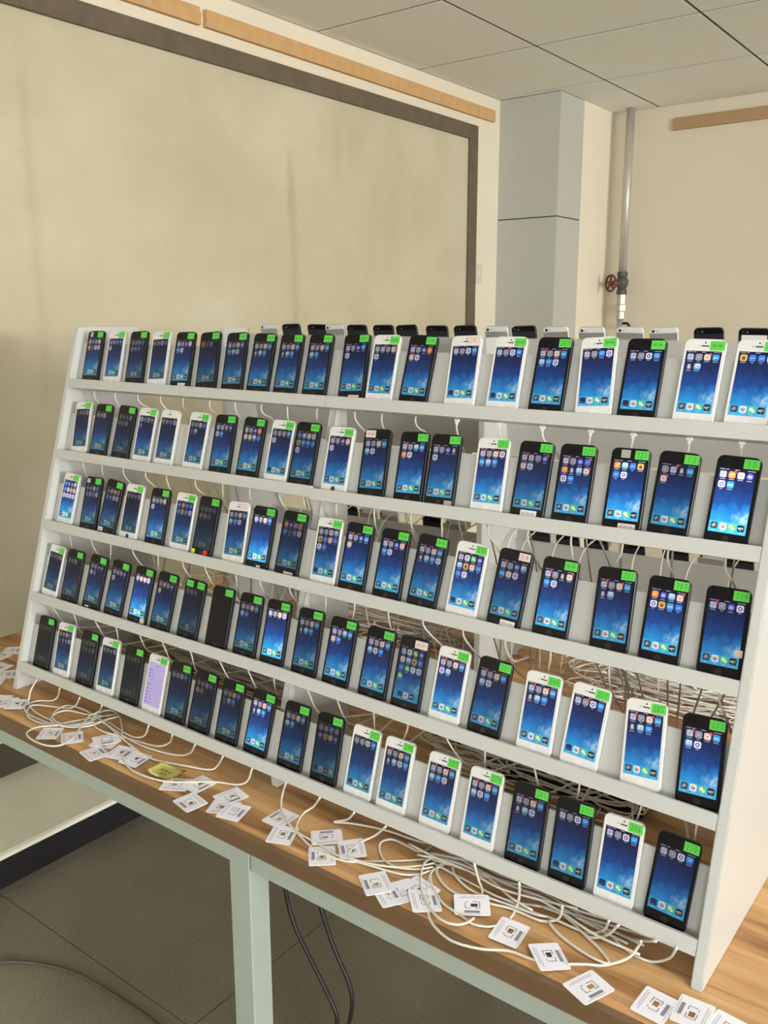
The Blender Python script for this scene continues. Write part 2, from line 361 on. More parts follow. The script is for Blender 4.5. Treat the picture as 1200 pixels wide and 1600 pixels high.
# ------------------------------------------------------------------ framed board on the left wall
bf = tag(empty('framed_board', (X0, 1.2, 1.0)), 'large stained pale board in a dark wooden frame on the wall', 'board')
FY0, FY1, FZ1, FZ0 = -2.4, 3.27, 2.605, .42
wbox('panel', (X0, X0+.006, FY0+.02, FY1-.02, FZ0+.02, FZ1-.02), BOARD, bf)
wbox('top_rail', (X0, X0+.022, FY0, FY1-.0, FZ1-.072, FZ1), FRAME, bf, .002)
wbox('bottom_rail', (X0, X0+.022, FY0, FY1, FZ0, FZ0+.07), FRAME, bf, .002)
wbox('stile', (X0, X0+.0225, FY1-.075, FY1, FZ0+.07, FZ1-.072), FRAME, bf, .002)
wbox('stile', (X0, X0+.0225, FY0, FY0+.075, FZ0+.07, FZ1-.072), FRAME, bf, .002)
def rough_strip(name, x0, x1, y0, y1, z0, z1, m, label, jag0=0, jag1=0, ax=1):
    bm = bmesh.new(); n = 6; rnd = random.Random(3)
    L = [(y0 + (rnd.uniform(-1, 1)*jag0 if jag0 else 0), z0+(z1-z0)*i/n) for i in range(n, -1, -1)]
    R = [(y1 + (rnd.uniform(-1, 1)*jag1 if jag1 else 0), z0+(z1-z0)*i/n) for i in range(n+1)]
    if ax == 1: prism(bm, L+R, 0, x0, x1)
    else: prism(bm, L+R, 1, x0, x1)
    return tag(bm_obj(name, bm, m), label, 'wooden strip')
rough_strip('wooden_strip', X0, X0+.02, -2.0, 1.352, 2.652, 2.711, STRIP, 'tan fibreboard strip with chipped end, beside the gap above the board', 0, .006)
rough_strip('wooden_strip', X0, X0+.02, 1.378, 3.445, 2.652, 2.711, STRIP, 'tan fibreboard strip ending at the grey column above the board', .002, 0)
rough_strip('wooden_strip', Y1-.018, Y1, -.105, 3.2, 2.643, 2.708, STRIP2, 'brown fibreboard strip on the back wall beside the pipe', 0, 0, 0)
sp = tag(empty('wall_socket', (X0, 3.32, 1.85)), 'pale socket plate on the strip of wall beside the grey column', 'socket')
wbox('plate', (X0, X0+.008, 3.285, 3.36, 1.80, 1.90), PLATE, sp, .002)
wbox('rocker', (X0+.008, X0+.010, 3.31, 3.335, 1.835, 1.865), WHITELAB, sp, .001)

# ------------------------------------------------------------------ heating pipe
PXc, PYc = -.335, Y1-.075
pp = tag(empty('heating_pipe', (PXc, PYc, 0)), 'vertical galvanised pipe with red valve wheel in the room corner', 'pipe')
def pl(name, prof, m, axis=(0, 0, 1), org=(0, 0, 0), sides=20, parent=pp):
    bm = bmesh.new(); lathe(bm, prof, org, axis, sides); return bm_obj(name, bm, m, parent, smooth=False)
for o in (pl('pipe', [(.024, 1.86), (.024, ZC+.004)], PIPE, sides=24), pl('pipe', [(.018, .2), (.018, 1.60)], PIPE, sides=24)):
    for p in o.data.polygons: p.use_smooth = True
valve = pl('valve', [(.028, 1.745), (.030, 1.75), (.030, 1.772), (.022, 1.776), (.030, 1.79), (.036, 1.805), (.036, 1.83), (.024, 1.845), (.030, 1.85), (.030, 1.872), (.026, 1.876)], IRON)
pl('bonnet', [(.026, 0), (.022, .03), (.014, .04), (.012, .075)], IRON, (-.45, -.89, 0), (0, 0, 1.81), 14)
bm = bmesh.new(); d = Vector((-.45, -.89, 0)).normalized(); c0 = Vector((0, 0, 1.81))+d*.085; s1 = Vector((0, 0, 1)); s2 = d.cross(s1)
ring = [c0+(s1*math.cos(2*math.pi*i/24)+s2*math.sin(2*math.pi*i/24))*.045 for i in range(25)]
tube(bm, ring, .0065, 8)
for i in range(5):
    a = 2*math.pi*i/5; tube(bm, [c0, c0+(s1*math.cos(a)+s2*math.sin(a))*.043], .0055, 6)
lathe(bm, [(.012, -.01), (.012, .012)], c0, d, 12)
bm_obj('hand_wheel', bm, WHEEL, pp, True)
pl('union', [(.024, 1.60), (.027, 1.605), (.027, 1.645), (.036, 1.65), (.036, 1.685), (.028, 1.69), (.028, 1.745)], GALV, sides=6)
bm = bmesh.new(); tube(bm, smooth_path([(0, 0, 1.578), (.02, .0, 1.578), (.045, .005, 1.576), (.06, .01, 1.55)], 5), .008, 8); bm_obj('branch_hose', bm, HUB, pp, True)

# ------------------------------------------------------------------ table
TX0, TX1, TY0, TY1 = -.386, 2.5, -.118, 1.28
tb = tag(empty('table', (1, .5, 0)), 'long walnut-laminate table with pale green steel frame', 'table')
bm = bmesh.new(); prism(bm, [(TY0, TT-.042), (TY0, TT-.012), (TY0+.004, TT-.004), (TY0+.012, TT), (TY1, TT), (TY1, TT-.042)], 0, TX0, TX1)
for v in bm.verts: v.co -= tb.location
bm_obj('table_top', bm, WOOD, tb)
bm = bmesh.new(); prism(bm, [(TY0-.0012, TT-.0422), (TY0-.0012, TT-.013), (TY0+.0025, TT-.0055), (TY0+.004, TT-.009), (TY0+.0004, TT-.015), (TY0+.0004, TT-.0422)], 0, TX0, TX1)
for v in bm.verts: v.co -= tb.location
bm_obj('edge_band', bm, mat('dark_edge_band', (.15, .088, .040), .6, noise=.2, nscale=12), tb)
def apron(*d): wbox('apron', d, STEEL, tb, .002)
for a, b in ((TX0+.02, .782), (.836, TX1-.02)): apron(a, b, TY0+.016, TY0+.055, TT-.092, TT-.0425)
apron(TX0+.02, TX1-.02, TY1-.06, TY1-.02, TT-.092, TT-.0425)
for x in (TX0+.02, .79, TX1-.06): apron(x, x+.04, TY0+.057, TY1-.062, TT-.092, TT-.0425)
for lx in (TX0+.02, .781, TX1-.07):
    for ly in (TY0+.016, TY1-.066): wbox('leg', (lx, lx+.052, ly, ly+.048, 0, TT-.0425), STEEL, tb, .002)

# ------------------------------------------------------------------ phone racks
PHI = .278702
S = Vector((0, math.sin(PHI), math.cos(PHI))); N = Vector((0, -math.cos(PHI), math.sin(PHI)))
B0 = Vector((0, 0, .07+ZO))
def RP(x, s, n): return B0 + Vector((x, 0, 0)) + S*s + N*n
XM = .785
# height of each shelf line (top row first) at left end, middle (left board), middle (right board), right end
SHELF = [(-.0001, -.0011, -.0009, -.0020), (.0007, .0012, -.0022, .0080), (.0021, .0020, .0014, -.0002), (-.0005, .0035, .0032, -.0069), (.0030, .0022, .0021, -.0020)]
def shelf_s(r, x):
    a, b, c, d = SHELF[r]; s0 = .1708*(4-r)
    return s0 + (a+(b-a)*x/XM if x < XM else c+(d-c)*(x-XM)/(1.577-XM))
rack = tag(empty('phone_rack', (.78, .15, TT)), 'white slanted five-shelf rack holding a hundred lit phones', 'rack')
def panel(name, x0, x1, prof, parent, m=RACK):
    bm = bmesh.new(); prism(bm, prof, 0, x0, x1, .0015)
    for v in bm.verts: v.co -= parent.location
    return bm_obj(name, bm, m, parent)
def yz(s, n): p = RP(0, s, n); return (p.y, p.z)
front_bot = yz(-.0590, .012); front_top = yz(.812, .012)
fb = (front_bot[0], TT)
prof_end = [fb, (.388, TT), (.385, front_top[1]), front_top]
panel('end_panel', -.037, -.0215, prof_end, rack); panel('end_panel', 1.5775, 1.593, prof_end, rack)
mid_top = yz(.78, -.02)
panel('middle_panel', .773, .789, [(.018, TT), (.23, TT), (.23, mid_top[1]), (mid_top[0], mid_top[1]), yz(-.017, -.02)], rack)
def strip(name, xa, xb, sa, sb, quad, parent):     # quad: (ds, n) profile, swept between two x with their own shelf heights
    bm = bmesh.new(); A = [bm.verts.new(RP(xa, sa+d, n)-parent.location) for d, n in quad]; Bv = [bm.verts.new(RP(xb, sb+d, n)-parent.location) for d, n in quad]
    k = len(quad); fs = [bm.faces.new(A), bm.faces.new(Bv[::-1])]+[bm.faces.new((A[i], Bv[i], Bv[(i+1) % k], A[(i+1) % k])) for i in range(k)]
    bmesh.ops.recalc_face_normals(bm, faces=bm.faces)
    return bm_obj(name, bm, RACK, parent)
LIP = [(-.0155, .0125), (.0055, .0125), (.0060, .0115), (.0060, .0050), (0, .0040), (0, -.0085), (-.0155, -.0085)]
for r in range(5):
    a, b, c, d = SHELF[r]; s0 = .1708*(4-r)
    strip('shelf', -.0213, XM-.0003, s0+a, s0+b, LIP, rack); strip('shelf', XM+.0003, 1.5773, s0+c, s0+d, LIP, rack)
    bb = [(-.0155, -.0085), (.0965, -.0085), (.0965, -.0145), (-.0155, -.0145)]
    strip('back_board', -.0213, XM-.0003, s0+a, s0+b, bb, rack); strip('back_board', XM+.0003, 1.5773, s0+c, s0+d, bb, rack)

# ------------------------------------------------------------------ phone meshes
PW, PH_, PT, PR = .0586, .1238, .0076, .0088
def rrect(w, h, r, seg=5, cx=0, cy=0):
    P = []
    for (sx, sy, a0) in ((1, 1, 0), (-1, 1, 90), (-1, -1, 180), (1, -1, 270)):
        for i in range(seg+1):
            a = math.radians(a0+90*i/seg); P.append((cx+sx*(w/2-r)+r*math.cos(a), cy+sy*(h/2-r)+r*math.sin(a)))
    return P
def plate_mesh(name, outline, z0, z1, m):
    bm = bmesh.new(); prism(bm, outline, 2, z0, z1); me = bpy.data.meshes.new(name); bm.to_mesh(me); bm.free(); me.materials.append(m); return me
def body_mesh(name, m):
    bm = bmesh.new(); rings = []
    for inset, z in ((.0009, -PT), (.0, -PT+.0009), (.0, -.0010), (.0007, -.0002)):
        rings.append([bm.verts.new((x, y, z)) for x, y in rrect(PW-2*inset, PH_-2*inset, PR-inset, 5, 0, PH_/2)])
    n = len(rings[0])
    for A, Bv in zip(rings, rings[1:]):
        for k in range(n): bm.faces.new((A[k], A[(k+1) % n], Bv[(k+1) % n], Bv[k]))
    bm.faces.new(rings[0][::-1]); bm.faces.new(rings[-1])
    me = bpy.data.meshes.new(name); bm.to_mesh(me); bm.free(); me.materials.append(m); return me
SWm, SHm, SB = .0499, .0886, .0176          # screen size and bottom bezel
def quad_mesh(name, x0, x1, y0, y1, z, m, uv=False):
    me = bpy.data.meshes.new(name); me.from_pydata([(x0, y0, z), (x1, y0, z), (x1, y1, z), (x0, y1, z)], [], [(0, 1, 2, 3)]); me.materials.append(m)
    if uv:
        l = me.uv_layers.new(name='UVMap')
        for i, c in enumerate(((0, 0), (1, 0), (1, 1), (0, 1))): l.data[i].uv = c
    return me
ME = {}
for tone, bd, gl, btn in (('k', BODYK, GLASSK, BTNK), ('w', BODYW, GLASSW, BTNW)):
    ME['body'+tone] = body_mesh('phone_body', bd)
    ME['glass'+tone] = plate_mesh('front_glass', rrect(PW-.0016, PH_-.0016, PR-.0008, 5, 0, PH_/2), -.0003, 0, gl)
    ME['home'+tone] = plate_mesh('home_button', rrect(.0104, .0104, .0052, 4, 0, .0088), -.0001, .00008, btn)
ME['homed'] = plate_mesh('home_button', rrect(.0104, .0104, .0052, 4, 0, .0088), -.0001, .00012, BTND)
EARK = mat('earpiece_dark', (.03, .03, .035), .5)
ME['ear'] = plate_mesh('earpiece', rrect(.0105, .0019, .0009, 3, 0, .1135), -.0001, .00008, EARK)
ME['lens'] = plate_mesh('front_camera', rrect(.0026, .0026, .0013, 3, 0, .1183), -.0001, .00008, EARK)
ME['prox'] = plate_mesh('proximity_sensor', rrect(.0016, .0016, .0008, 3, -.0085, .1135), -.0001, .00008, EARK)
ME['screen'] = quad_mesh('screen', -SWm/2, SWm/2, SB, SB+SHm, .00012, WALLP, True)
SETM = bpy.data.materials.new('lit_settings_page'); SETM.use_nodes = True
_b = SETM.node_tree.nodes['Principled BSDF']; _b.inputs['Base Color'].default_value = (.01, .01, .01, 1); _b.inputs['Emission Color'].default_value = (.44, .36, .62, 1); _b.inputs['Emission Strength'].default_value = 1
ME['settings'] = quad_mesh('screen', -SWm/2, SWm/2, SB, SB+SHm, .00012, SETM, True)

# ---- icons (flat print of lit pixels, one mesh per phone)
def pt2(x, y): return (-SWm/2 + x/320*SWm, SB + SHm*(1-y/568))
class Ic:
    def __init__(s): s.v = []; s.f = []; s.c = []
    def poly(s, P, col, z):
        b = len(s.v); s.v += [(x, y, z) for x, y in P]; s.f.append(list(range(b, b+len(P)))); s.c.append(col)
    def rr(s, cx, cy, w, h, r, col, z):
        s.poly([pt2(x, -y) for x, y in rrect(w, h, r, 2, cx, -cy)], col, z)
    def disc(s, cx, cy, r, col, z, n=10):
        s.poly([pt2(cx+r*math.cos(2*math.pi*i/n), cy-r*math.sin(2*math.pi*i/n)) for i in range(n)], col, z)
    def line(s, x0, y0, x1, y1, w, col, z):
        dx, dy = x1-x0, y1-y0; L = math.hypot(dx, dy) or 1; nx, ny = -dy/L*w/2, dx/L*w/2
        s.poly([pt2(x0-nx, y0-ny), pt2(x0+nx, y0+ny), pt2(x1+nx, y1+ny), pt2(x1-nx, y1-ny)][::-1], col, z)
    def build(s, name):
        me = bpy.data.meshes.new(name); me.from_pydata(s.v, [], s.f); me.materials.append(ICONM)
        a = me.color_attributes.new('Col', 'FLOAT_COLOR', 'CORNER'); i = 0
        for f, c in zip(s.f, s.c):
            for _ in f: a.data[i].color = (*c, 1); i += 1
        me.update(); return me
Z1, Z2, Z3 = .00020, .00026, .00032
ICOL = {'f': (.34, .34, .52), 'g': (.40, .38, .44), 'c': (.82, .58, .48), 'u': (.03, .36, .80), 'q': (.88, .85, .95), 'a': (.02, .22, .90), 's': (.35, .62, .85), 'n': (.05, .04, .07), 'v': (.14, .13, .80), 'o': (.95, .32, .05), 'm': (.90, .52, .10), 'w': (.10, .60, .12), 'p': (.88, .85, .93), 'b': (.05, .20, .78), 'k': (.06, .06, .14)}
def draw_icon(I, ch, cx, cy):
    badge = ch.isupper(); c = ch.lower(); base = ICOL[c]
    if c == 'n':
        I.disc(cx, cy+12, 20, (.30, .22, .22), Z1); I.disc(cx, cy-8, 15, (.70, .50, .46), Z2); I.disc(cx, cy+8, 12, (.75, .68, .66), Z3)
    elif c == 'v': I.disc(cx, cy, 29, base, Z1, 14); I.line(cx-14, cy+10, cx+14, cy-10, 6, (.75, .75, .95), Z2); I.line(cx-14, cy-10, cx+14, cy+10, 6, (.75, .75, .95), Z2); I.line(cx-16, cy+6, cx+16, cy+6, 5, (.75, .75, .95), Z3)
    else: I.rr(cx, cy, 60, 60, 13, base, Z1)
    if c == 'q': I.disc(cx, cy, 20, (.16, .10, .50), Z2, 12); I.disc(cx, cy, 10, (.80, .78, .95), Z3)
    elif c == 'p': I.line(cx-9, cy-16, cx-9, cy+20, 8, (.22, .12, .45), Z2); I.disc(cx+2, cy-6, 13, (.22, .12, .45), Z2); I.disc(cx+2, cy-6, 6, base, Z3)
    elif c == 'g': I.disc(cx, cy, 22, (.22, .21, .26), Z2, 12); I.disc(cx, cy, 15, (.46, .44, .50), Z3, 12)
    elif c == 'f':
        for i, q in enumerate(((.60, .62, .85), (.75, .45, .50), (.45, .60, .85), (.70, .70, .80))): I.rr(cx-13+26*(i % 2), cy-13+26*(i//2), 20, 20, 4, q, Z2)
    elif c == 'c': I.disc(cx, cy, 22, (.92, .78, .72), Z2, 12); I.disc(cx, cy, 9, (.60, .25, .20), Z3)
    elif c == 'u': I.rr(cx, cy+2, 42, 16, 6, (.55, .80, .95), Z2); I.rr(cx, cy+2, 30, 5, 2, base, Z3)
    elif c == 'a': I.rr(cx, cy-14, 60, 30, 10, (.05, .45, .95), Z2); I.rr(cx, cy, 30, 12, 3, (.45, .68, .98), Z3)
    elif c == 's': I.disc(cx, cy-6, 18, (.90, .90, .92), Z2); I.disc(cx+3, cy-2, 8, (.75, .20, .25), Z3); I.rr(cx, cy+20, 56, 16, 6, (.05, .45, .75), Z3)
    elif c == 'o': I.line(cx-12, cy+6, cx+14, cy-10, 12, (1, .72, .45), Z2)
    elif c == 'm': I.disc(cx, cy+4, 17, (.20, .09, .04), Z2); I.line(cx, cy-22, cx, cy, 8, (.25, .12, .04), Z3)
    elif c == 'w': I.disc(cx-5, cy-4, 14, (.85, .95, .85), Z2); I.disc(cx+10, cy+8, 10, (.90, .97, .90), Z3)
    elif c == 'b': I.line(cx-16, cy+4, cx+16, cy-4, 9, (.40, .58, .92), Z2)
    elif c == 'k': I.line(cx-12, cy, cx+12, cy, 8, (.25, .25, .6), Z2)
    if badge: I.disc(cx+28, cy-28, 13, (.95, .06, .06), Z3+.00004, 8)
    wl = 26 if c in 'qgb' else 46
    I.rr(cx, cy+41, wl, 6, 2, (.42, .42, .50), Z1)
def nzt(I, cx, cy):
    w = 4; c = (.85, .85, .80)
    for a in ((-20, 7, -20, -7), (-20, -7, -11, 7), (-11, 7, -11, -7), (-6, -7, 5, -7), (5, -7, -6, 7), (-6, 7, 5, 7), (9, -7, 21, -7), (15, -7, 15, 7)): I.line(cx+a[0], cy+a[1], cx+a[2], cy+a[3], w, c, Z2)
    I.rr(cx, cy+17, 18, 4, 1, (.5, .3, .15), Z2)
def dock(I, kinds):
    xs = {4: (46, 122, 198, 274), 3: (84, 160, 236)}[len(kinds)]
    for x, kd in zip(xs, kinds):
        y = 512
        if kd == 'k':
            I.rr(x, y, 60, 60, 13, (.045, .045, .06), Z1)
            for t in (-12, 0, 12): I.line(x-14+t*.5, y+10+t*.4, x+10+t*.5, y-12+t*.6, 5, (.55, .55, .60), Z2)
        elif kd == 'y': I.rr(x, y, 60, 60, 13, (.008, .012, .085), Z1); I.rr(x-6, y+18, 34, 5, 2, (.10, .25, .55), Z2)
        elif kd == 'p':
            I.rr(x, y, 60, 60, 13, (.90, .90, .92), Z1)
            for i, q in enumerate(((.95, .45, .05), (.75, .75, .10), (.15, .60, .20), (.05, .40, .85), (.45, .20, .70), (.85, .10, .25))):
                a = 2*math.pi*i/6+.5; I.disc(x+11*math.cos(a), y-11*math.sin(a), 10, q, Z2+.00001*i, 8)
        elif kd == 'w': I.rr(x, y, 60, 60, 13, (.13, .66, .10), Z1); I.disc(x-7, y-6, 16, (.86, .96, .84), Z2); I.disc(x+12, y+9, 12, (.92, .98, .90), Z3)
        elif kd == 'z': I.rr(x, y, 60, 60, 13, (.012, .012, .016), Z1); nzt(I, x, y)
        I.rr(x, y+41, 34, 5, 2, (.40, .65, .80), Z1)
def icons_mesh(layout, kinds):
    I = Ic()
    for x, wd in ((34, 46), (78, 26), (160, 40), (262, 28), (296, 34)): I.rr(x, 10, wd, 6, 2, (.40, .40, .50), Z1)
    for r, rowt in enumerate(layout.split('/')):
        for c, ch in enumerate(rowt): draw_icon(I, ch, 46+76*c, 56+88*r)
    dock(I, kinds)
    return I.build('app_icons')
def settings_icons():
    I = Ic(); I.rr(160, 40, 50, 8, 2, (.12, .10, .25), Z1)
    for i, y in enumerate((110, 150, 190, 235, 300, 350, 395, 440, 485, 530)):
        if i != 3: I.rr(34, y, 24, 24, 5, ((.10, .08, .55), (.16, .10, .50))[i % 2], Z1)
        I.rr(90+7*(i % 3), y, 60+12*(i % 3), 8, 2, (.25, .20, .42), Z1)
    for y in (80, 212, 270, 325): I.line(10, y, 310, y, 2, (.30, .25, .48), Z1)
    return I.build('settings_list')

# ---- handwritten marks
DIG = {'0': [(.3, 0, .1, .5), (.1, .5, .3, 1), (.3, 1, .7, .9), (.7, .9, .8, .4), (.8, .4, .3, 0)], '1': [(.4, .8, .6, 1), (.6, 1, .5, 0)], '2': [(.1, .8, .5, 1), (.5, 1, .8, .7), (.8, .7, .1, 0), (.1, 0, .9, .05)],
       '3': [(.15, .95, .7, .95), (.7, .95, .4, .55), (.4, .55, .8, .3), (.8, .3, .1, 0)], '4': [(.5, 1, .1, .4), (.1, .4, .9, .4), (.65, .75, .6, 0)], '5': [(.8, 1, .25, 1), (.25, 1, .2, .55), (.2, .55, .75, .45), (.75, .45, .65, .1), (.65, .1, .1, 0)],
       '6': [(.6, 1, .2, .5), (.2, .5, .25, .05), (.25, .05, .75, .1), (.75, .1, .7, .5), (.7, .5, .2, .4)], '7': [(.1, 1, .9, 1), (.9, 1, .4, 0)], '8': [(.5, 1, .2, .75), (.2, .75, .75, .3), (.75, .3, .5, 0), (.5, 0, .2, .3), (.2, .3, .8, .75), (.8, .75, .5, 1)],
       '9': [(.8, .6, .3, .5), (.3, .5, .2, .85), (.2, .85, .7, 1), (.7, 1, .8, .6), (.8, .6, .6, 0)], '~': [(0, .3, .25, .8), (.25, .8, .4, .2), (.4, .2, .65, .75), (.65, .75, .95, .3)]}
def strokes_mesh(name, text, x0, x1, y0, y1, z, m, lw=.0007):
    vs = []; fs = []; n = len(text); cw = (x1-x0)/n
    for i, ch in enumerate(text):
        for a, b, c, d in DIG[ch]:
            p = Vector((x0+cw*(i+.1+.8*a), y0+(y1-y0)*b)); q = Vector((x0+cw*(i+.1+.8*c), y0+(y1-y0)*d)); t = q-p
            nv = Vector((-t.y, t.x)).normalized()*lw/2; t = t.normalized()*lw/2; p -= t; q += t
            k = len(vs); vs += [(*(p-nv), z), (*(q-nv), z), (*(q+nv), z), (*(p+nv), z)]; fs.append((k, k+1, k+2, k+3))
    me = bpy.data.meshes.new(name); me.from_pydata(vs, [], fs); me.materials.append(m); return me

# ------------------------------------------------------------------ the hundred phones on the front rack
POS = [
[(.038, -1.5), (.12, -2.3), (.201, -2.9), (.28, -3.7), (.357, -2.1), (.439, -4.5), (.517, -3.1), (.59, -.4), (.664, -.4), (.74, -.9), (.831, -3.3), (.895, -.5), (.969, 1.6), (1.065, -2.1), (1.146, -.3), (1.224, 0), (1.305, -3.9), (1.372, 0), (1.455, 1), (1.527, 1.6)],
[(.044, -4.5), (.114, .2), (.195, 2), (.272, .5), (.346, .4), (.439, .9), (.521, -1.2), (.6, .7), (.679, .1), (.743, .2), (.827, -.5), (.913, -2.7), (.993, -2.2), (1.057, -1.7), (1.149, -2), (1.222, -.1), (1.294, -.8), (1.377, -1.1), (1.445, 1.1), (1.526, 1.1)],
[(.034, 1.8), (.125, -1.4), (.193, 3.9), (.272, .4), (.36, -.8), (.442, -.1), (.511, .9), (.603, -2.3), (.668, 0), (.746, 1), (.837, -.9), (.904, .3), (.982, .4), (1.055, 2.9), (1.134, 1.9), (1.212, 2.6), (1.293, .7), (1.388, -1.9), (1.462, -.2), (1.545, -1.3)],
[(.024, 3.0), (.099, 1.5), (.183, 3), (.263, 3.3), (.347, 1.7), (.422, 2.3), (.508, 2), (.594, 0), (.673, -.2), (.747, -.9), (.828, -1), (.903, .6), (.986, .8), (1.057, .4), (1.135, 1), (1.209, 2.4), (1.298, 0), (1.371, 2.1), (1.466, -4.1), (1.545, -3.2)],
[(.038, -.8), (.119, -2.4), (.206, -.5), (.283, -1.6), (.365, -1.4), (.441, 0), (.514, -1), (.585, 1.2), (.665, -.2), (.743, 1.6), (.831, .1), (.913, -1.5), (.991, .6), (1.062, .3), (1.15, .6), (1.23, -.1), (1.309, -.7), (1.382, -1.3), (1.454, -.4), (1.527, 2.3)]]
WHITE = [{2, 4, 12, 14, 15, 17, 19, 20}, {1, 4, 5, 6, 9, 11, 15}, {1, 4, 6, 8, 11, 15}, {1, 15, 17, 18, 19}, {2, 4, 6, 13, 14, 15, 16, 19}]
GLOW = [[.45, .38, .2, .25, .5, .22, .33, .4, .42, .45, .5, .55, .62, .72, .8, .75, .92, .9, 1.05, 1.1],
        [.2, .3, .12, .35, .28, .33, .45, .52, .5, .38, .6, .5, .75, .62, .85, .55, .8, 1.35, .68, 1.9],
        [.9, .3, .28, .18, .62, .38, .08, .4, 1.2, .26, .52, .8, .75, .55, .85, .5, 1.0, .68, 1.0, .75],
        [.18, .14, .3, .4, 1.2, .33, .12, 0, .32, 1.25, .35, .75, .58, .42, .85, .48, .88, .92, .92, 1.0],
        [.03, .3, .07, .22, .035, 1, .2, .12, .2, .95, .32, .17, .55, .5, .58, .62, .45, .55, .8, .6]]
LAY = [
 'obgc/okqq ggbv/q gggb/gbb ggqb fgvc/aq mkb fgcu/asq fgCu/nsa fgCu/nsa FgCu/sa Fgva/q fFgC/q Fgvo/Cq fgqa fGqa FgCu/saq fgaq fgqa fgCu/ns mbbc',
 'kggq ggq obbc/mgq qbmv/b ggbq ggcb/ks fFgv/qa fgvo/cCsb ggga/q bsCq/maab/q FgvC/q fgCu/sq Fgsu/oq Fgvn/q FgCq/usa FfgV/Cq FgvB/onsC/qa osbm/bq gFnu/C fOcv/qu',
 'bbns/bqoq/qqqq vvcb/bmbq vosm/bvqq ggvq fggc/q vobb/bmbq gggb/ccg fgCu/saq fgCa ovgm/bkbq fgqs/mbCb/pb Fgvu/C FgvC/aq FgCu/nsaq fpwv/smCb/bp Fgvs/ucq FgnC/aq FgCu/ns ovsC/qmub Fgvq',
 'bbmq ggq ggvv/cb gggv/q fcCq gogv/c ggb - fgcu/sb fgCq fgCu/nsa fgsu/Ca FgCu/sqa fpwv/csmb/bwpq/w FgCu/qs FgCu/sq FgCu/nsa fGqa FgCu/nsa FgCu/sq',
 'gggg ggcb/kvvq gggg/gvvq ggvq ggcg = ggqb ggcb/cg ggcb/ksa fgCu/nsa fgcu/sa ggag/vmCv ggqa FgCu/nsqa FgCu/saq FgCu/sqa FgCu/nsq fgqa fgqa fgqa']
NUM = {(0, 16): '207', (1, 13): '~7', (1, 14): '~7', (1, 15): '231', (1, 16): '22', (1, 17): '225', (1, 18): '121', (1, 19): '12', (1, 20): '15', (2, 15): '215', (2, 18): '202', (2, 19): '107', (2, 20): '219',
       (3, 15): '229', (3, 16): '221', (3, 17): '239', (3, 18): '231', (3, 19): '205', (3, 20): '237', (4, 13): '237', (4, 14): '239', (4, 15): '227', (4, 16): '279', (4, 17): '241', (4, 18): '232', (4, 19): '236', (4, 20): '230'}
NAVY = {(0, 14), (0, 15), (0, 17), (0, 18), (2, 11), (2, 15), (3, 18), (4, 13), (4, 18), (4, 19), (4, 20), (1, 9), (4, 12)}
NOGREEN = {(0, 14), (1, 5), (1, 12), (2, 8), (2, 16), (3, 14)}
# extra little labels: (row, col) -> list of (part name, x0, x1, y0, y1, material, text)
EXTRA = {(0, 1): [('tape', -.020, -.009, .109, .121, SILVLAB, '')], (0, 5): [('paper_label', -.004, .020, .003, .013, PALELAB, '')], (0, 11): [('paper_label', -.004, .020, .003, .010, PALELAB, '')], (0, 14): [('paper_label', .004, .026, .110, .121, PALELAB, '1')],
  (1, 5): [('paper_label', .004, .024, .110, .120, WHITELAB, '')], (1, 12): [('paper_label', -.025, -.003, .108, .121, PALELAB, '~~')], (1, 14): [('tape', .012, .027, .004, .013, SILVLAB, '')], (1, 16): [('paper_label', -.010, .018, .005, .015, WHITELAB, '~~~')],
  (1, 18): [('tape', -.014, .000, .109, .121, SILVLAB, ''), ('paper_label', -.004, .022, .004, .013, PALELAB, '~~~')], (2, 2): [('tape', -.024, -.012, .109, .119, SILVLAB, '')], (2, 3): [('paper_label', -.027, -.010, .005, .014, PALELAB, '~')],
  (2, 7): [('yellow_tag', -.028, -.018, .003, .014, YELLAB, ''), ('red_dot', .006, .019, .004, .016, REDLAB, '')], (2, 8): [('paper_label', .002, .024, .110, .120, PALELAB, '')], (2, 9): [('paper_label', .002, .012, .003, .010, WHITELAB, '~')],
  (2, 10): [('paper_label', -.004, .019, .003, .010, PALELAB, '~~')], (2, 12): [('red_mark', -.008, .000, .003, .006, REDLAB, '')], (2, 16): [('paper_label', .006, .026, .109, .121, PALELAB, '28'), ('paper_label', -.004, .022, .004, .013, WHITELAB, '~~')],
  (2, 17): [('red_mark', -.010, .000, .002, .005, REDLAB, '')], (2, 20): [('paper_label', .019, .0285, .033, .043, PALELAB, '')], (3, 3): [('paper_label', -.016, -.004, .005, .008, WHITELAB, '')], (3, 5): [('paper_label', .014, .027, .006, .017, PALELAB, '')],
  (3, 7): [('green_sticker', -.025, -.005, .107, .120, GREEN, '~~')], (3, 14): [('paper_label', .002, .027, .107, .120, PALELAB, '~~')]}
ROWN = ['top shelf', 'second-highest shelf', 'middle shelf', 'second-lowest shelf', 'lowest shelf']
ORD = ['first', 'second', 'third', 'fourth', 'fifth', 'sixth', 'seventh', 'eighth', 'ninth', 'tenth', 'eleventh', 'twelfth', 'thirteenth', 'fourteenth', 'fifteenth', 'sixteenth', 'seventeenth', 'eighteenth', 'nineteenth', 'twentieth']
def plug_pt(r, x): return RP(x, shelf_s(r, x)-.0155, -.005)
green_me = quad_mesh('green_sticker', .0070, .0278, .1075, .1208, .00030, GREEN)
SPECIAL = {(3, 8): 'black smartphone with its screen off', (4, 6): 'white smartphone showing a lavender settings list', (3, 7): 'black smartphone with two green stickers', (2, 7): 'black smartphone with red dot'}
icache = {}
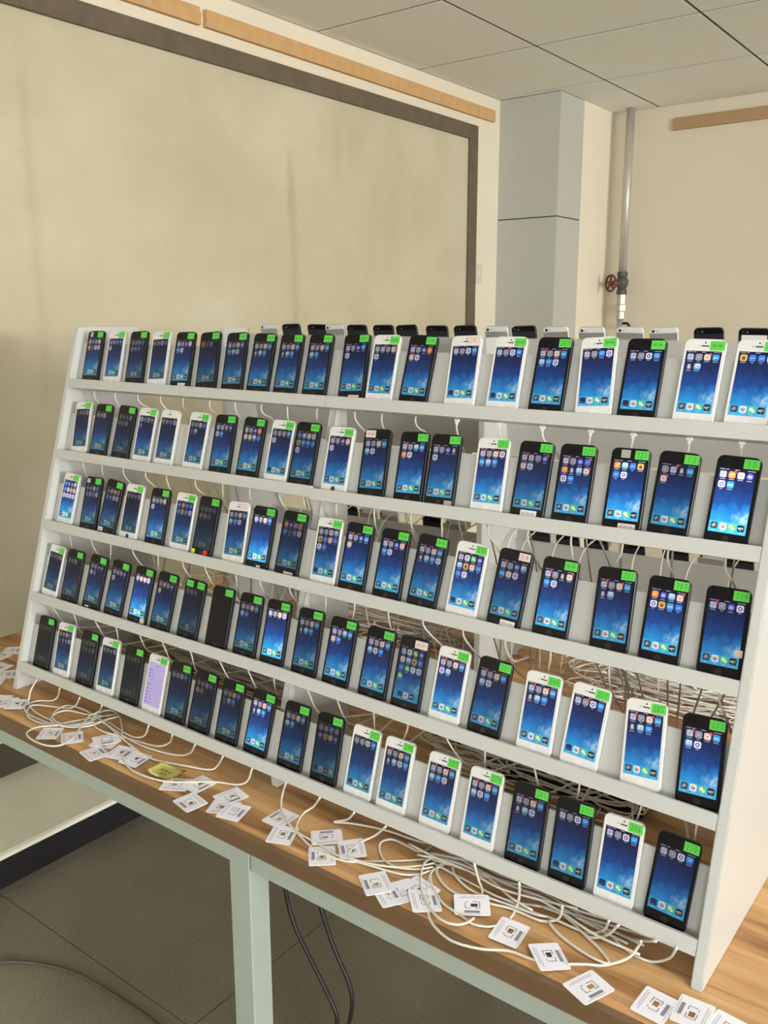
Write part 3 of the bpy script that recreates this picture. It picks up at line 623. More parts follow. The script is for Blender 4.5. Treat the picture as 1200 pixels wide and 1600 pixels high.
for r in range(5):
    lays = LAY[r].split()
    for c in range(1, 21):
        x, roll = POS[r][c-1]; g = math.radians(roll)
        white = c in WHITE[r]; tone = 'w' if white else 'k'
        ez = S*math.cos(g)+Vector((1, 0, 0))*math.sin(g); ex = Vector((1, 0, 0))*math.cos(g)-S*math.sin(g)
        p = RP(x, shelf_s(r, x)+abs(math.sin(g))*PW/2*.8+.0002, 0)
        ph = empty('smartphone'); ph.matrix_basis = Matrix(((ex.x, ez.x, N.x, p.x), (ex.y, ez.y, N.y, p.y), (ex.z, ez.z, N.z, p.z), (0, 0, 0, 1)))
        desc = SPECIAL.get((r, c)) or (('white' if white else 'black')+' smartphone')
        tag(ph, '%s, %s from the board-wall end on the %s' % (desc, ORD[c-1], ROWN[r]), 'phone', 'phones on the front rack')
        mesh_obj('body', ME['body'+tone], None, ph); mesh_obj('front_glass', ME['glass'+tone], None, ph)
        mesh_obj('home_button', ME['homed' if (r, c) in ((1, 11), (2, 4)) else 'home'+tone], None, ph)
        if white: mesh_obj('earpiece', ME['ear'], None, ph); mesh_obj('front_camera', ME['lens'], None, ph); mesh_obj('proximity_sensor', ME['prox'], None, ph)
        lay = lays[c-1]; gl = GLOW[r][c-1]
        if lay == '=':
            sc = mesh_obj('screen', ME['settings'], None, ph); ic = mesh_obj('settings_list', settings_icons(), None, sc); ic['glow'] = 1.0; ic['kind'] = 'stuff'
        elif lay != '-':
            sc = mesh_obj('screen', ME['screen'], None, ph); sc['glow'] = float(gl)
            kinds = 'ypwz' if (r, c) in NAVY else 'kpwz'
            if (r, c) in ((3, 14), (3, 7)): kinds = 'ypz'
            if (r, c) == (4, 12): kinds = 'ypzw'
            key = (lay, kinds)
            if key not in icache: icache[key] = icons_mesh(lay, kinds)
            ic = mesh_obj('app_icons', icache[key], None, sc); ic['glow'] = float(gl)*.95; ic['kind'] = 'stuff'
        if (r, c) not in NOGREEN:
            st = mesh_obj('green_sticker', green_me, None, ph)
            if c >= 6:
                t = NUM.get((r, c), '~~'); mesh_obj('handwriting', strokes_mesh('handwriting', t, .0095, .0255, .1105, .1180, .00036, GREENINK, .0007), None, st)
        for nm, a0, a1, b0, b1, m, t in EXTRA.get((r, c), ()):
            me = plate_mesh(nm, rrect(a1-a0, b1-b0, min(a1-a0, b1-b0)*(.49 if nm == 'red_dot' else .08), 3, (a0+a1)/2, (b0+b1)/2), .00022, .00034, m)
            e = mesh_obj(nm, me, None, ph)
            if t: mesh_obj('print', strokes_mesh('print', t, a0+.002, a1-.002, b0+(b1-b0)*.25, b1-(b1-b0)*.25, .00040, CARDG if m is not GREEN else GREENINK, .0008), None, e)

# ------------------------------------------------------------------ the second rack behind, facing away
YAWB = math.radians(5.0); THB = math.radians(13.4)
rb = tag(empty('phone_rack', (.047, .61, TT), YAWB), 'second white rack behind the first, seen from its open back', 'rack')
MB = Matrix.Translation((.047, .61, TT)) @ Matrix.Rotation(YAWB, 4, 'Z')
def lpanel(x0, x1, prof, nm):
    bm = bmesh.new(); prism(bm, prof, 0, x0, x1, .0012); return bm_obj(nm, bm, RACK, rb)
prof_b = [(0, 0), (.30, 0), (.105, .832), (0, .832)]
lpanel(-.0155, 0, prof_b, 'end_panel'); lpanel(1.60, 1.6155, prof_b, 'end_panel'); lpanel(.762, .777, [(.004, 0), (.285, 0), (.09, .815), (.004, .815)], 'middle_panel')
SBk = Vector((0, -math.sin(THB), math.cos(THB))); NBk = Vector((0, math.cos(THB), math.sin(THB)))
def LB(x, s, n): return Vector((x, .268, .05)) + SBk*s + NBk*n
RPB = .1712
def lstrip(nm, x0, x1, quad, s0, s1):
    bm = bmesh.new(); A = [bm.verts.new(LB(x0, s0+d, n)) for d, n in quad]; Bv = [bm.verts.new(LB(x1, s1+d, n)) for d, n in quad]; k = len(quad)
    [bm.faces.new(A), bm.faces.new(Bv[::-1])]+[bm.faces.new((A[i], Bv[i], Bv[(i+1) % k], A[(i+1) % k])) for i in range(k)]
    bmesh.ops.recalc_face_normals(bm, faces=bm.faces); return bm_obj(nm, bm, RACK, rb)
for k5 in range(5):
    s0 = RPB*k5; tilt = (.004, -.004) if k5 == 4 else (0, 0)
    for xa, xb, ta, tb2 in ((0, .762, tilt[0], 0), (.777, 1.60, 0, tilt[1])):
        lstrip('shelf', xa, xb, [(-.0155, .018), (.0085, .018), (.0085, .0105), (.003, .0095), (.003, -.0035), (-.0155, -.0035)], s0+ta, s0+tb2)
        lstrip('back_board', xa, xb, [(-.0155, -.0035), (.101, -.0035), (.101, -.010), (-.0155, -.010)], s0+ta, s0+tb2)
ME['backw'] = plate_mesh('back_shell', rrect(PW-.0016, PH_-.0016, PR-.0008, 5, 0, PH_/2), -PT-.0003, -PT, BACKS)
ME['backk'] = plate_mesh('back_shell', rrect(PW-.0016, PH_-.0016, PR-.0008, 5, 0, PH_/2), -PT-.0003, -PT, BACKB)
def top_band(m):
    P = [(x, y) for x, y in rrect(PW-.0018, PH_-.0018, PR-.0009, 5, 0, PH_/2) if y > PH_-.012]
    P = P + [(-PW/2+.0009, PH_-.012), (PW/2-.0009, PH_-.012)]
    return plate_mesh('glass_band', P, -PT-.0005, -PT-.0003, m)
ME['bandw'] = top_band(GLASSW); ME['bandk'] = top_band(GLASSK)
ME['cam'] = plate_mesh('camera_lens', rrect(.0062, .0062, .0031, 4, PW/2-.0085, PH_-.0075), -PT-.0009, -PT-.0004, HUB)
ME['flash'] = plate_mesh('flash', rrect(.003, .003, .0015, 3, PW/2-.0170, PH_-.0075), -PT-.0007, -PT-.0004, CARDG)
def back_phone(px, k5, tone, label, lab=False):
    s0 = RPB*k5
    # where this phone's top shows above the board: intersect the view ray with the board plane
    O = MB @ LB(0, s0, 0); nn = (MB.to_3x3() @ NBk)
    py = {4: 508, 1: 835}[k5]
    q = MB.inverted() @ hit(px, py, O, nn)
    x = q.x; lean = math.radians(random.uniform(-2.5, 2.5)); up = SBk*math.cos(lean)+Vector((-1, 0, 0))*math.sin(lean)*-1
    tl = (.004 if x < .762 else 0)*(1-x/.762 if x < .762 else 0) + (-.004*(x-.777)/.823 if x > .777 else 0)
    p = LB(x, s0+(tl if k5 == 4 else 0)+abs(math.sin(lean))*PW/2+.0034, .0045)
    ex = up.cross(NBk)
    L4 = Matrix(((ex.x, up.x, NBk.x, p.x), (ex.y, up.y, NBk.y, p.y), (ex.z, up.z, NBk.z, p.z), (0, 0, 0, 1)))
    ph = empty('smartphone'); ph.matrix_basis = MB @ L4
    tag(ph, label, 'phone', 'phones on the rear rack')
    mesh_obj('body', ME['body'+tone], None, ph); b = mesh_obj('back_shell', ME['back'+tone], None, ph)
    mesh_obj('glass_band', ME['band'+tone], None, b); mesh_obj('camera_lens', ME['cam'], None, ph); mesh_obj('flash', ME['flash'], None, ph)
    if lab: mesh_obj('paper_label', plate_mesh('paper_label', rrect(.048, .05, .002, 2, -.001, PH_-.038), -PT-.0010, -PT-.0006, WHITELAB), None, ph)
TOPB = [(421, 'w'), (456, 'k'), (494, 'k'), (525, 'w'), (557, 'k'), (599, 'k'), (637, 'k'), (682, 'k'), (729, 'k'), (776, 'w'), (821, 'k'), (871, 'w'), (925, 'w'), (982, 'w'), (1040, 'w'), (1110, 'k'), (1178, 'k')]
for i, (px, t) in enumerate(TOPB):
    back_phone(px, 4, t, '%s phone seen from behind, %s from the board-wall end of the rear rack top' % ('silver-backed' if t == 'w' else 'black-backed', ORD[i]), i == 16)
LOWB = [(549, 'k'), (580, 'w'), (612, 'w'), (676, 'k'), (716, 'w'), (840, 'k'), (888, 'k'), (933, 'k'), (990, 'k'), (1057, 'k'), (1110, 'w'), (1160, 'k')]
for i, (px, t) in enumerate(LOWB):
    back_phone(px, 1, t, '%s phone back on a low shelf of the rear rack, %s from the wall end' % ('silver' if t == 'w' else 'black', ORD[i]))

# ------------------------------------------------------------------ cables hanging behind the shelves
CR = .0017
rnd = random.Random(11)
plug_me = None
bm = bmesh.new(); add_box(bm, -.0045, .0045, -.0022, .0022, -.0045, 0, .0006); add_box(bm, -.0019, .0019, -.0015, .0015, -.009, -.0045)
plug_me = bpy.data.meshes.new('plug'); bm.to_mesh(plug_me); bm.free(); plug_me.materials.append(PLUGM)
plug_big = None
def cable(name, P, r, label, group, m=CABLE, per=6, sides=6, plug_at=None, cat='cable'):
    P = [Vector(p) for p in P]; root = P[0].copy()
    Q = smooth_path(P, per); bm = bmesh.new(); tube(bm, [q-root for q in Q], r, sides)
    o = bm_obj(name, bm, m, None, True); o.location = root
    tag(o, label, cat, group)
    if plug_at:
        e = mesh_obj('plug', plug_me, None, o); e.matrix_basis = Matrix(((1, 0, 0, 0), (0, N.y, S.y, 0), (0, N.z, S.z, 0), (0, 0, 0, 1)))
    return o
TARGETS = [(.10, .34), (.35, .33), (.58, .32), (.92, .40), (1.10, .36), (1.36, .38)]
for r in range(4):
    for c in range(20):
        x = POS[r][c][0]; seen = (r == 0 and c >= 13)     # plugs show only under the outer end of the top shelf
        p = plug_pt(r, x) - S*.0005 if seen else RP(x, shelf_s(r, x)-.010, -.0175-rnd.uniform(0, .004))
        p0 = p - S*.0002
        tx, ty = min(TARGETS, key=lambda t: abs(t[0]-x)+rnd.uniform(0, .12))
        j = rnd.uniform(-.06, .06)
        z0 = p0.z; h = z0-TT
        yb = .25 if abs(x-.78) > .03 else .27
        P = [p0, p0 + Vector((j*.05, 0, -.022)), Vector((x+j*.5, p0.y+.02+rnd.uniform(0, .02), z0-.065-rnd.uniform(0, .012))), Vector((x+j+(tx-x)*.25, min(.33, p0.y+.13+rnd.uniform(0, .04)), z0-h*.45)),
             Vector((x+(tx-x)*.7, ty+rnd.uniform(-.05, .05), TT+h*.16)), Vector((tx+rnd.uniform(-.06, .06), ty+rnd.uniform(-.05, .05), TT+.012+rnd.uniform(0, .03)))]
        cable('charging_cable', P, CR, 'white charging cable of the %s phone from the board-wall end, %s' % (ORD[c], ROWN[r]), 'cables under the %s' % ROWN[r], plug_at=seen, per=5)

for k5 in (2, 1):
    for c in range(20):
        x = .04+.0805*c+rnd.uniform(-.012, .012)
        if abs(x-.769) < .02: x += .03
        a = MB @ LB(x, RPB*k5-.017, .004); j = rnd.uniform(-.05, .05)
        P = [a, a+Vector((j*.1, -.02, -.02)), a+Vector((j*.6, -.06-rnd.uniform(0, .03), -.06)), Vector((a.x+j, a.y-.10, TT+(a.z-TT)*.4)), Vector((a.x+j*1.5, a.y-.09+rnd.uniform(-.03, .03), TT+.03)), Vector((a.x+j*2.2, a.y-.03+rnd.uniform(-.05, .05), TT+.008))]
        cable('charging_cable', P, CR, 'white cable hanging from the rear rack under its %s shelf from the table' % ('second', 'third')[k5-1], 'rear rack cables, %s shelf' % ('second', 'third')[k5-1], per=5)
# ------------------------------------------------------------------ tangles of cable on the table between the racks
def tangle(name, cx, cy, rx, ry, hz, n, seed, label, ang=0.0, loops=1.0):
    q = random.Random(seed); bm = bmesh.new(); ca, sa = math.cos(ang), math.sin(ang)
    for i in range(n):
        ox, oy = q.gauss(0, .38)*rx, q.gauss(0, .38)*ry; a = q.uniform(0, 6.28); P = []; rr = q.uniform(.4, 1.0)
        zb = q.uniform(.003, hz)
        m = 7
        for k in range(m):
            a += q.uniform(.35, .9)*loops
            u, v = ox+rx*rr*math.cos(a)*q.uniform(.85, 1.1), oy+ry*rr*math.sin(a)*q.uniform(.85, 1.1)
            u = max(-rx, min(rx, u)); v = max(-ry, min(ry, v))
            P.append(Vector((u*ca-v*sa, u*sa+v*ca, max(.003, min(hz, zb+q.uniform(-.012, .012))))))
        tube(bm, smooth_path(P, 5), .0018, 5)
    o = bm_obj(name, bm, mat('white_cable_painted_lit', (.85, .83, .78), .45), None, True); o.location = (cx, cy, TT)  # paler than the other cables: side light on the heaps painted in
    return tag(o, label, 'cable tangle', kind='stuff')
tangle('cable_tangle', .30, .335, .34, .045, .085, 75, 1, 'dense tangle of white cables behind the lowest shelf near the board wall', -.06)
tangle('cable_tangle', -.11, .70, .10, .07, .09, 22, 2, 'heap of white cables on the table beside the rear rack end panel')
tangle('cable_tangle', .47, .80, .22, .06, .12, 48, 3, 'white cable heap under the rear rack beside its middle panel', .05)
tangle('cable_tangle', 1.25, .83, .24, .09, .10, 70, 4, 'white cable heap under the rear rack near its outer end', .08)
tangle('cable_tangle', 1.16, .30, .22, .06, .085, 30, 5, 'loose white cables over the black charging hubs')
# charging hubs
def hub(x, y, rz, w, label):
    o = tag(empty('charging_hub', (x, y, TT), rz), label, 'usb hub')
    box_obj('body', (-w/2, w/2, -.04, .04, 0, .03), HUB, o, .003)
    for i in range(8): box_obj('port', (-w/2+.02+i*(w-.04)/8, -w/2+.032+i*(w-.04)/8, -.0415, -.0405, .012, .018), CARDG, o)
hub(1.22, .35, .1, .30, 'black multi-port charging hub lying between the racks'); hub(1.0, .40, -.15, .2, 'shorter black charging hub between the racks, nearer the middle panel'); hub(.2, .44, .05, .3, 'black charging hub buried under the cable tangle near the board wall')

# ------------------------------------------------------------------ cables looping on the table in front
def trace(org, sc, pts, lip=0, end_lip=False, z=.0025):
    P = []; n = len(pts)
    drop = [.046, .030, .014, .006]
    for i, (a, b) in enumerate(pts):
        zz = z
        if lip and i < lip: zz = drop[int(i*4/lip)] if lip < 4 else drop[min(i, 3)]
        if end_lip and i >= n-3: zz = max(z, drop[min(3, (n-1-i)*1)])
        P.append(on_table(org[0]+a*sc, org[1]+b*sc, zz))
    return P
ZA = ((0, 1060), .21667); ZB = ((0, 920), 1/3); ZM = ((400, 1240), 1/3); ZR = ((600, 1280), .21667); ZQ = ((700, 1300), 1/3)
LA = 'white charging cable looping on the table among SIM cards near the board wall'
LM = 'white charging cable lying on the table in front of the middle shelves'
LR = 'white charging cable curving on the table near the outer end panel'
PATHS = [
 (ZA, [(268, 4), (225, 80), (212, 130), (208, 180), (250, 240), (360, 298), (480, 330), (600, 320), (720, 285)], 3, LA), (ZA, [(430, 72), (418, 130), (375, 160), (280, 162), (205, 185), (178, 218), (205, 258), (290, 300), (390, 328), (520, 312), (700, 280), (830, 262)], 2, LA),
 (ZA, [(575, 138), (545, 195), (490, 216), (420, 210), (250, 192), (200, 225), (205, 275), (280, 318), (380, 332), (520, 345), (640, 335), (760, 300)], 2, LA), (ZA, [(735, 195), (715, 235), (640, 262), (500, 232), (420, 245), (368, 285), (390, 325), (500, 352), (650, 342), (760, 300), (850, 275)], 2, LA),
 (ZB, [(1045, 785), (1020, 828), (980, 848), (870, 830), (720, 800), (640, 755), (560, 690), (480, 620), (400, 570), (320, 547), (265, 570), (248, 605), (290, 640), (360, 640), (440, 625)], 2, LA),
 (ZB, [(697, 640), (680, 685), (640, 697), (590, 680), (530, 640), (480, 612)], 2, LA), (ZB, [(808, 685), (795, 720), (740, 738), (640, 715), (560, 690), (480, 668), (440, 640), (430, 610), (470, 580), (520, 570), (560, 600), (572, 650), (570, 700)], 2, LA),
 (ZB, [(915, 730), (890, 770), (830, 780), (720, 755), (620, 715), (520, 650), (470, 620)], 2, LA), (ZB, [(1182, 842), (1160, 900), (1110, 918), (1000, 905), (800, 905), (700, 885), (620, 850), (570, 800)], 2, LA),
 (ZB, [(480, 600), (430, 590), (400, 620), (370, 660), (330, 710), (270, 736), (200, 730), (140, 700), (128, 672), (180, 648), (270, 640)], 0, LA),
 (ZM, [(141, -52), (125, 0), (118, 60), (130, 110), (190, 180), (260, 250), (340, 290), (430, 318), (560, 318), (700, 315), (850, 305), (930, 300)], 2, LM), (ZM, [(300, 18), (270, 60), (220, 95), (190, 150), (200, 185), (300, 240), (380, 290), (470, 318), (560, 345), (680, 378), (760, 380), (815, 362)], 2, LM),
 (ZM, [(460, 88), (430, 120), (365, 133), (450, 140), (600, 170), (750, 220), (820, 238), (800, 265), (760, 270), (700, 240), (640, 215), (590, 225), (578, 260), (600, 310), (660, 345), (760, 355), (830, 345)], 2, LM), (ZM, [(610, 152), (560, 195), (490, 230), (430, 290), (520, 325), (650, 345), (760, 340), (840, 325)], 2, LM),
 (ZR, [(480, 300), (400, 290), (330, 290), (285, 330), (265, 420), (275, 520), (310, 610), (370, 690), (440, 740), (530, 760), (600, 745), (650, 712)], 0, LR), (ZR, [(480, 310), (390, 350), (345, 380), (320, 450), (305, 540), (315, 650), (340, 740), (420, 830), (520, 890), (700, 935), (900, 950), (1070, 1010), (1240, 1042), (1450, 1046), (1600, 1052), (1760, 1000), (1835, 915), (1855, 880)], 0, LR),
 (ZR, [(430, 330), (350, 370), (335, 430), (360, 510), (420, 600), (490, 655), (560, 700), (640, 755), (740, 775), (810, 770)], 0, LR), (ZR, [(430, 320), (385, 345), (385, 400), (430, 470), (510, 530), (610, 565), (780, 612), (900, 640), (1000, 680), (1120, 730), (1200, 735), (1260, 715), (1280, 670), (1285, 625)], 0, LR),
 (ZR, [(490, 330), (510, 400), (570, 470), (640, 520), (720, 555), (850, 600), (960, 640), (1100, 690), (1180, 705)], 0, LR), (ZR, [(650, 318), (680, 430), (705, 500), (705, 570)], 2, LR), (ZR, [(975, 455), (975, 560), (950, 650), (910, 715)], 2, LR),
 (ZQ, [(755, 415), (730, 460), (660, 475), (590, 450), (500, 410), (380, 370), (250, 310)], 2, LR), (ZQ, [(800, 435), (750, 480), (690, 495), (640, 480), (560, 400), (440, 350)], 2, LR), (ZQ, [(470, 420), (520, 480), (620, 555), (700, 600), (755, 615), (720, 560), (650, 490), (590, 430), (540, 390)], 0, LR),
 (ZQ, [(975, 512), (880, 505), (780, 470), (700, 440), (600, 400)], 1, LR), (ZQ, [(1072, 542), (1040, 590), (970, 608), (900, 590), (820, 540), (760, 480), (700, 430)], 2, LR)]
USEDK = set()
OTHER = {9: 'white cable forming the wide open loop around two SIM cards', 14: 'white cable curling into the tightest loop over overlapping SIM cards', 15: 'longest white cable, sweeping along the table edge towards the outer end panel',
 16: 'white cable running from the bundle to beneath the tilted SIM card', 17: 'white cable passing under the card on the loop and rising to the shelf', 18: 'white cable arching out of the bundle behind the card on the loop', 23: 'white cable folded into a sharp point beside the longest cable'}
for i, ((org, sc), pts, lip, lab) in enumerate(PATHS):
    P = trace(org, sc, pts, lip, False, .0023+.0006*(i % 5))
    if i in (15, 17):
        for t, zz in ((-1, .046), (-2, .030), (-3, .012)): a, b = pts[t]; P[t] = on_table(org[0]+a*sc, org[1]+b*sc, zz)
    if lip:
        k = min((t for t in range(20) if t not in USEDK), key=lambda t: abs(POS[4][t][0]-P[0].x)); USEDK.add(k); lab2 = 'white cable from the %s lowest-shelf phone counted from the board-wall end' % ORD[k]
    else: lab2 = OTHER[i]
    cable('charging_cable', P, .0020, lab2, {'near': 'cables'}.get(lab) or ('table cables near the board wall' if lab is LA else 'table cables at the middle' if lab is LM else 'table cables near the outer end'), per=6, sides=7)
q = random.Random(5)
for i in range(12):     # strands lying side by side just under the lowest shelf
    x0 = 1.13+q.uniform(-.03, .05); x1 = 1.50+q.uniform(-.16, .03); y0 = .008+.005*i+q.uniform(-.005, .005)
    P = [Vector((x0+(x1-x0)*t, y0-.02+.01*t+q.uniform(-.008, .008)+(.02*math.sin(3*t+i)), TT+.003+.0035*(i % 4)+q.uniform(0, .003))) for t in (0, .2, .4, .6, .8, 1)]
    cable('charging_cable', P, .0019, 'white charging cable in the bundle lying under the lowest shelf', 'bundled cables under the lowest shelf', per=5, sides=6)
for i, (xa, pts) in enumerate((('thick black power cord hanging under the table, closer to its leg', [(440, 1372), (446, 1390), (452, 1420), (462, 1450), (476, 1480), (492, 1512), (508, 1545), (520, 1570), (527, 1592), (524, 1620)]), ('thick black power cord hanging under the table, farther from its leg', [(494, 1400), (501, 1418), (508, 1440), (517, 1468), (530, 1500), (543, 1530), (550, 1558), (549, 1582), (543, 1610), (538, 1640)]))):
    P = [hit(px, py, (0, .02+.02*i, 0), (0, 1, 0)) for px, py in pts]
    last = P[-1]; P += [Vector((last.x-.01, last.y+.02, last.z*.5)), Vector((last.x, last.y+.06, .03)), Vector((last.x+.1, last.y+.2, .006))]
    cable('power_cord', P, .0042, xa, 'power cords under the table', BCABLE, 6, 8, cat='power cord')
P = [hit(px, py, (0, 0, .004), (0, 0, 1)) for px, py in ((-60, 1512), (0, 1503), (60, 1506), (120, 1522), (180, 1556), (240, 1597), (300, 1650))]
cable('floor_shadow_strip', P, .0045, 'dark strip standing for a cable shadow on the floor beside the podium', None, FSHADOW, 8, 8, cat='shadow strip')  # thin dark tube laid on the floor in place of a cable's shadow

# ------------------------------------------------------------------ SIM card frames and the yellow note
CW, CH = .053, .044
def card_mesh():
    W, H = CW, CH; t = .0008
    bm = bmesh.new(); out = rrect(W, H, .003, 3); hx0, hx1, hy0, hy1 = -.002, .0085, -.0045, .0035
    hole = [(hx1, hy1), (hx0, hy1), (hx0, hy0), (hx1, hy0)]
    n = len(out)
    for z, flip in ((t, False), (0, True)):
        O = [bm.verts.new((x, y, z)) for x, y in out]; Hh = [bm.verts.new((x, y, z)) for x, y in hole]
        seg = n//4
        for k in range(4):
            ch = [O[(k*seg+i) % n] for i in range(seg)] + [O[((k+1)*seg) % n]]
            f = ch + [Hh[(k+1) % 4], Hh[k]]
            bm.faces.new(f if not flip else f[::-1])
    bm.verts.ensure_lookup_table(); v = bm.verts[:]; A, Bv = v[:n+4], v[n+4:]
    for i in range(n): bm.faces.new((Bv[i], Bv[(i+1) % n], A[(i+1) % n], A[i]))
    for i in range(4): bm.faces.new((A[n+i], A[n+(i+1) % 4], Bv[n+(i+1) % 4], Bv[n+i]))
    bmesh.ops.recalc_face_normals(bm, faces=bm.faces)
    me = bpy.data.meshes.new('card'); bm.to_mesh(me); bm.free(); me.materials.append(CARDW); return me
def flat_mesh(name, rects, z, m):
    vs = []; fs = []
    for x0, x1, y0, y1 in rects:
        k = len(vs); vs += [(x0, y0, z), (x1, y0, z), (x1, y1, z), (x0, y1, z)]; fs.append((k, k+1, k+2, k+3))
    me = bpy.data.meshes.new(name); me.from_pydata(vs, [], fs); me.materials.append(m); return me
card_me = card_mesh(); ZP = .0008+.00012
cut_me = flat_mesh('cut_outline', [(-.0085, -.005, .0056, .0065), (.0005, .0117, .0056, .0065), (.0110, .0119, -.0074, .0065), (.003, .0119, -.0074, -.0065), (-.0105, -.002, -.0074, -.0065), (-.0105, -.0096, -.0074, .003), (-.0105, -.0085, .003, .0039)], ZP, CARDK)
bar_me = flat_mesh('barcode', [(-.012, .011, -.0170, -.0120)], ZP, CARDG)
prn_me = flat_mesh('fine_print', [(-.020, .018, .0135, .0150), (-.015, .020, .0165, .0178), (-.019, .012, -.0198, -.0186)], ZP, CARDL)
def sim(corners, org, sc, label, level=0, flipx=False):
    Q = [on_table(org[0]+a*sc, org[1]+b*sc, 0) for a, b in corners]
    c = sum(Q, Vector())/4; e = (Q[2]-Q[1])+(Q[3]-Q[0])*-1 if False else ((Q[1]-Q[0])+(Q[2]-Q[3]))/2; f = ((Q[2]-Q[1])+(Q[3]-Q[0]))/2
    if f.length > e.length: e = f
    a = math.atan2(e.y, e.x) + (math.pi if flipx else 0)
    o = mesh_obj('sim_card', card_me); o.matrix_basis = Matrix.Translation((c.x, c.y, TT+.0002+.0011*level)) @ Matrix.Rotation(a, 4, 'Z')
    if level: o.matrix_basis = o.matrix_basis @ Matrix.Rotation(math.radians(1.2*level), 4, 'X')
    tag(o, label[0], 'sim card', label[1])
    mesh_obj('cut_outline', cut_me, None, o)['kind'] = 'stuff'; mesh_obj('barcode', bar_me, None, o); mesh_obj('fine_print', prn_me, None, o)['kind'] = 'stuff'
Z1c = ((0, 1040), 1/3); Z2c = ((400, 1240), 1/3); Z3c = ((800, 1240), 1/3); ZXc = ((700, 1160), .35); Z0c = ((0, 960), .1)
g1 = ('white SIM card frame under the looped cable near the board wall', 'cards under the looped cable'); g2 = ('white SIM card frame in the fanned pile between looped cable and yellow note', 'cards in the fanned pile')
g3 = ('white SIM card frame next to the yellow note', 'cards next to the yellow note'); g4 = ('white SIM card frame in the small pile above the table leg', 'cards above the table leg')
g5 = ('white SIM card frame beneath the crossing cables in front of the middle', 'cards beneath crossing cables'); g6 = ('white SIM card frame in the overlapping row before the big cable loop', 'cards before the big cable loop')
g8 = ('white SIM card frame on the table edge by the outer end panel foot', 'cards by the end panel foot'); g10 = ('white SIM card frame in the trio on the table corner in front of the rack', 'cards on the table corner'); g9 = ('white SIM card frame on the table end beyond the rack by the board wall', 'cards beyond the rack end')
CARDS = [
 (Z1c, [(170, 345), (205, 293), (305, 292), (258, 348)], g1, 0), (Z1c, [(288, 318), (388, 308), (388, 360), (290, 370)], g1, 0),
 (Z1c, [(424, 372), (470, 342), (562, 350), (520, 386)], g2, 0), (Z1c, [(430, 345), (545, 325), (575, 352), (445, 380)], g2, 1), (Z1c, [(375, 405), (470, 385), (500, 415), (430, 448)], g2, 0), (Z1c, [(465, 457), (590, 360), (657, 383), (548, 462)], g2, 2), (Z1c, [(553, 470), (640, 405), (732, 425), (615, 490)], g2, 3),
 (Z1c, [(758, 577), (790, 535), (890, 545), (865, 580)], g3, 0), (Z1c, [(858, 568), (960, 508), (1013, 562), (900, 605)], g3, 1), (Z1c, [(815, 635), (905, 608), (970, 655), (880, 690)], g3, 2),
 (Z1c, [(985, 682), (1030, 640), (1110, 650), (1075, 690)], g4, 0), (Z1c, [(998, 620), (1110, 580), (1167, 612), (1050, 660)], g4, 1), (Z1c, [(1013, 710), (1075, 648), (1180, 668), (1112, 740)], g4, 2),
 (Z2c, [(20, 130), (125, 72), (205, 100), (110, 165)], g5, 0), (Z2c, [(48, 228), (90, 150), (200, 170), (155, 245)], g5, 1), (Z2c, [(247, 255), (370, 240), (373, 335), (248, 345)], g5, 0), (Z2c, [(243, 182), (370, 178), (415, 230), (300, 243)], g5, 1), (Z2c, [(383, 240), (500, 222), (518, 298), (395, 318)], g5, 3),
 (Z2c, [(480, 388), (603, 367), (640, 460), (525, 487)], g6, 1), (Z2c, [(575, 455), (640, 425), (690, 495), (612, 526)], g6, 0), (Z2c, [(625, 430), (690, 402), (755, 500), (690, 520)], g6, 1), (Z2c, [(690, 450), (750, 405), (845, 450), (770, 520)], g6, 2), (Z2c, [(712, 470), (840, 445), (870, 560), (740, 577)], g6, 3),
 (Z2c, [(930, 490), (1103, 490), (1095, 588), (920, 578)], ('white SIM card frame lying across the end of a big cable loop', None), 4),
 (ZXc, [(180, 880), (250, 780), (362, 835), (300, 930)], ('white SIM card frame tilted against a cable beside the big loop', None), 2),
 (Z3c, [(80, 730), (215, 725), (275, 830), (125, 832)], ('white SIM card frame lying over the longest cable near the table edge', None), 4), (Z3c, [(237, 895), (375, 833), (478, 918), (345, 993)], ('white SIM card frame lying alone at the table edge between cable and end panel', None), 0),
 (Z3c, [(557, 1012), (640, 910), (775, 970), (700, 1085)], g8, 0), (Z3c, [(727, 1070), (800, 945), (957, 1000), (905, 1130)], g8, 1), (Z3c, [(880, 1120), (955, 1035), (1130, 1085), (1060, 1200)], g8, 0),
 (Z1c, [(-50, 175), (0, 135), (45, 148), (-5, 190)], g10, 0), (Z1c, [(-20, 190), (20, 150), (75, 160), (30, 208)], g10, 1), (Z1c, [(30, 205), (60, 160), (130, 168), (95, 210)], g10, 2),
 (Z0c, [(40, 620), (120, 530), (330, 520), (270, 600)], g9, 0), (Z0c, [(-160, 680), (-60, 600), (120, 640), (20, 720)], g9, 0), (Z0c, [(-160, 850), (-60, 760), (175, 820), (60, 900)], g9, 1), (Z0c, [(0, 1010), (60, 900), (250, 880), (200, 980)], g9, 0), (Z0c, [(-200, 1080), (-120, 1000), (30, 1020), (-20, 1090)], g9, 1)]
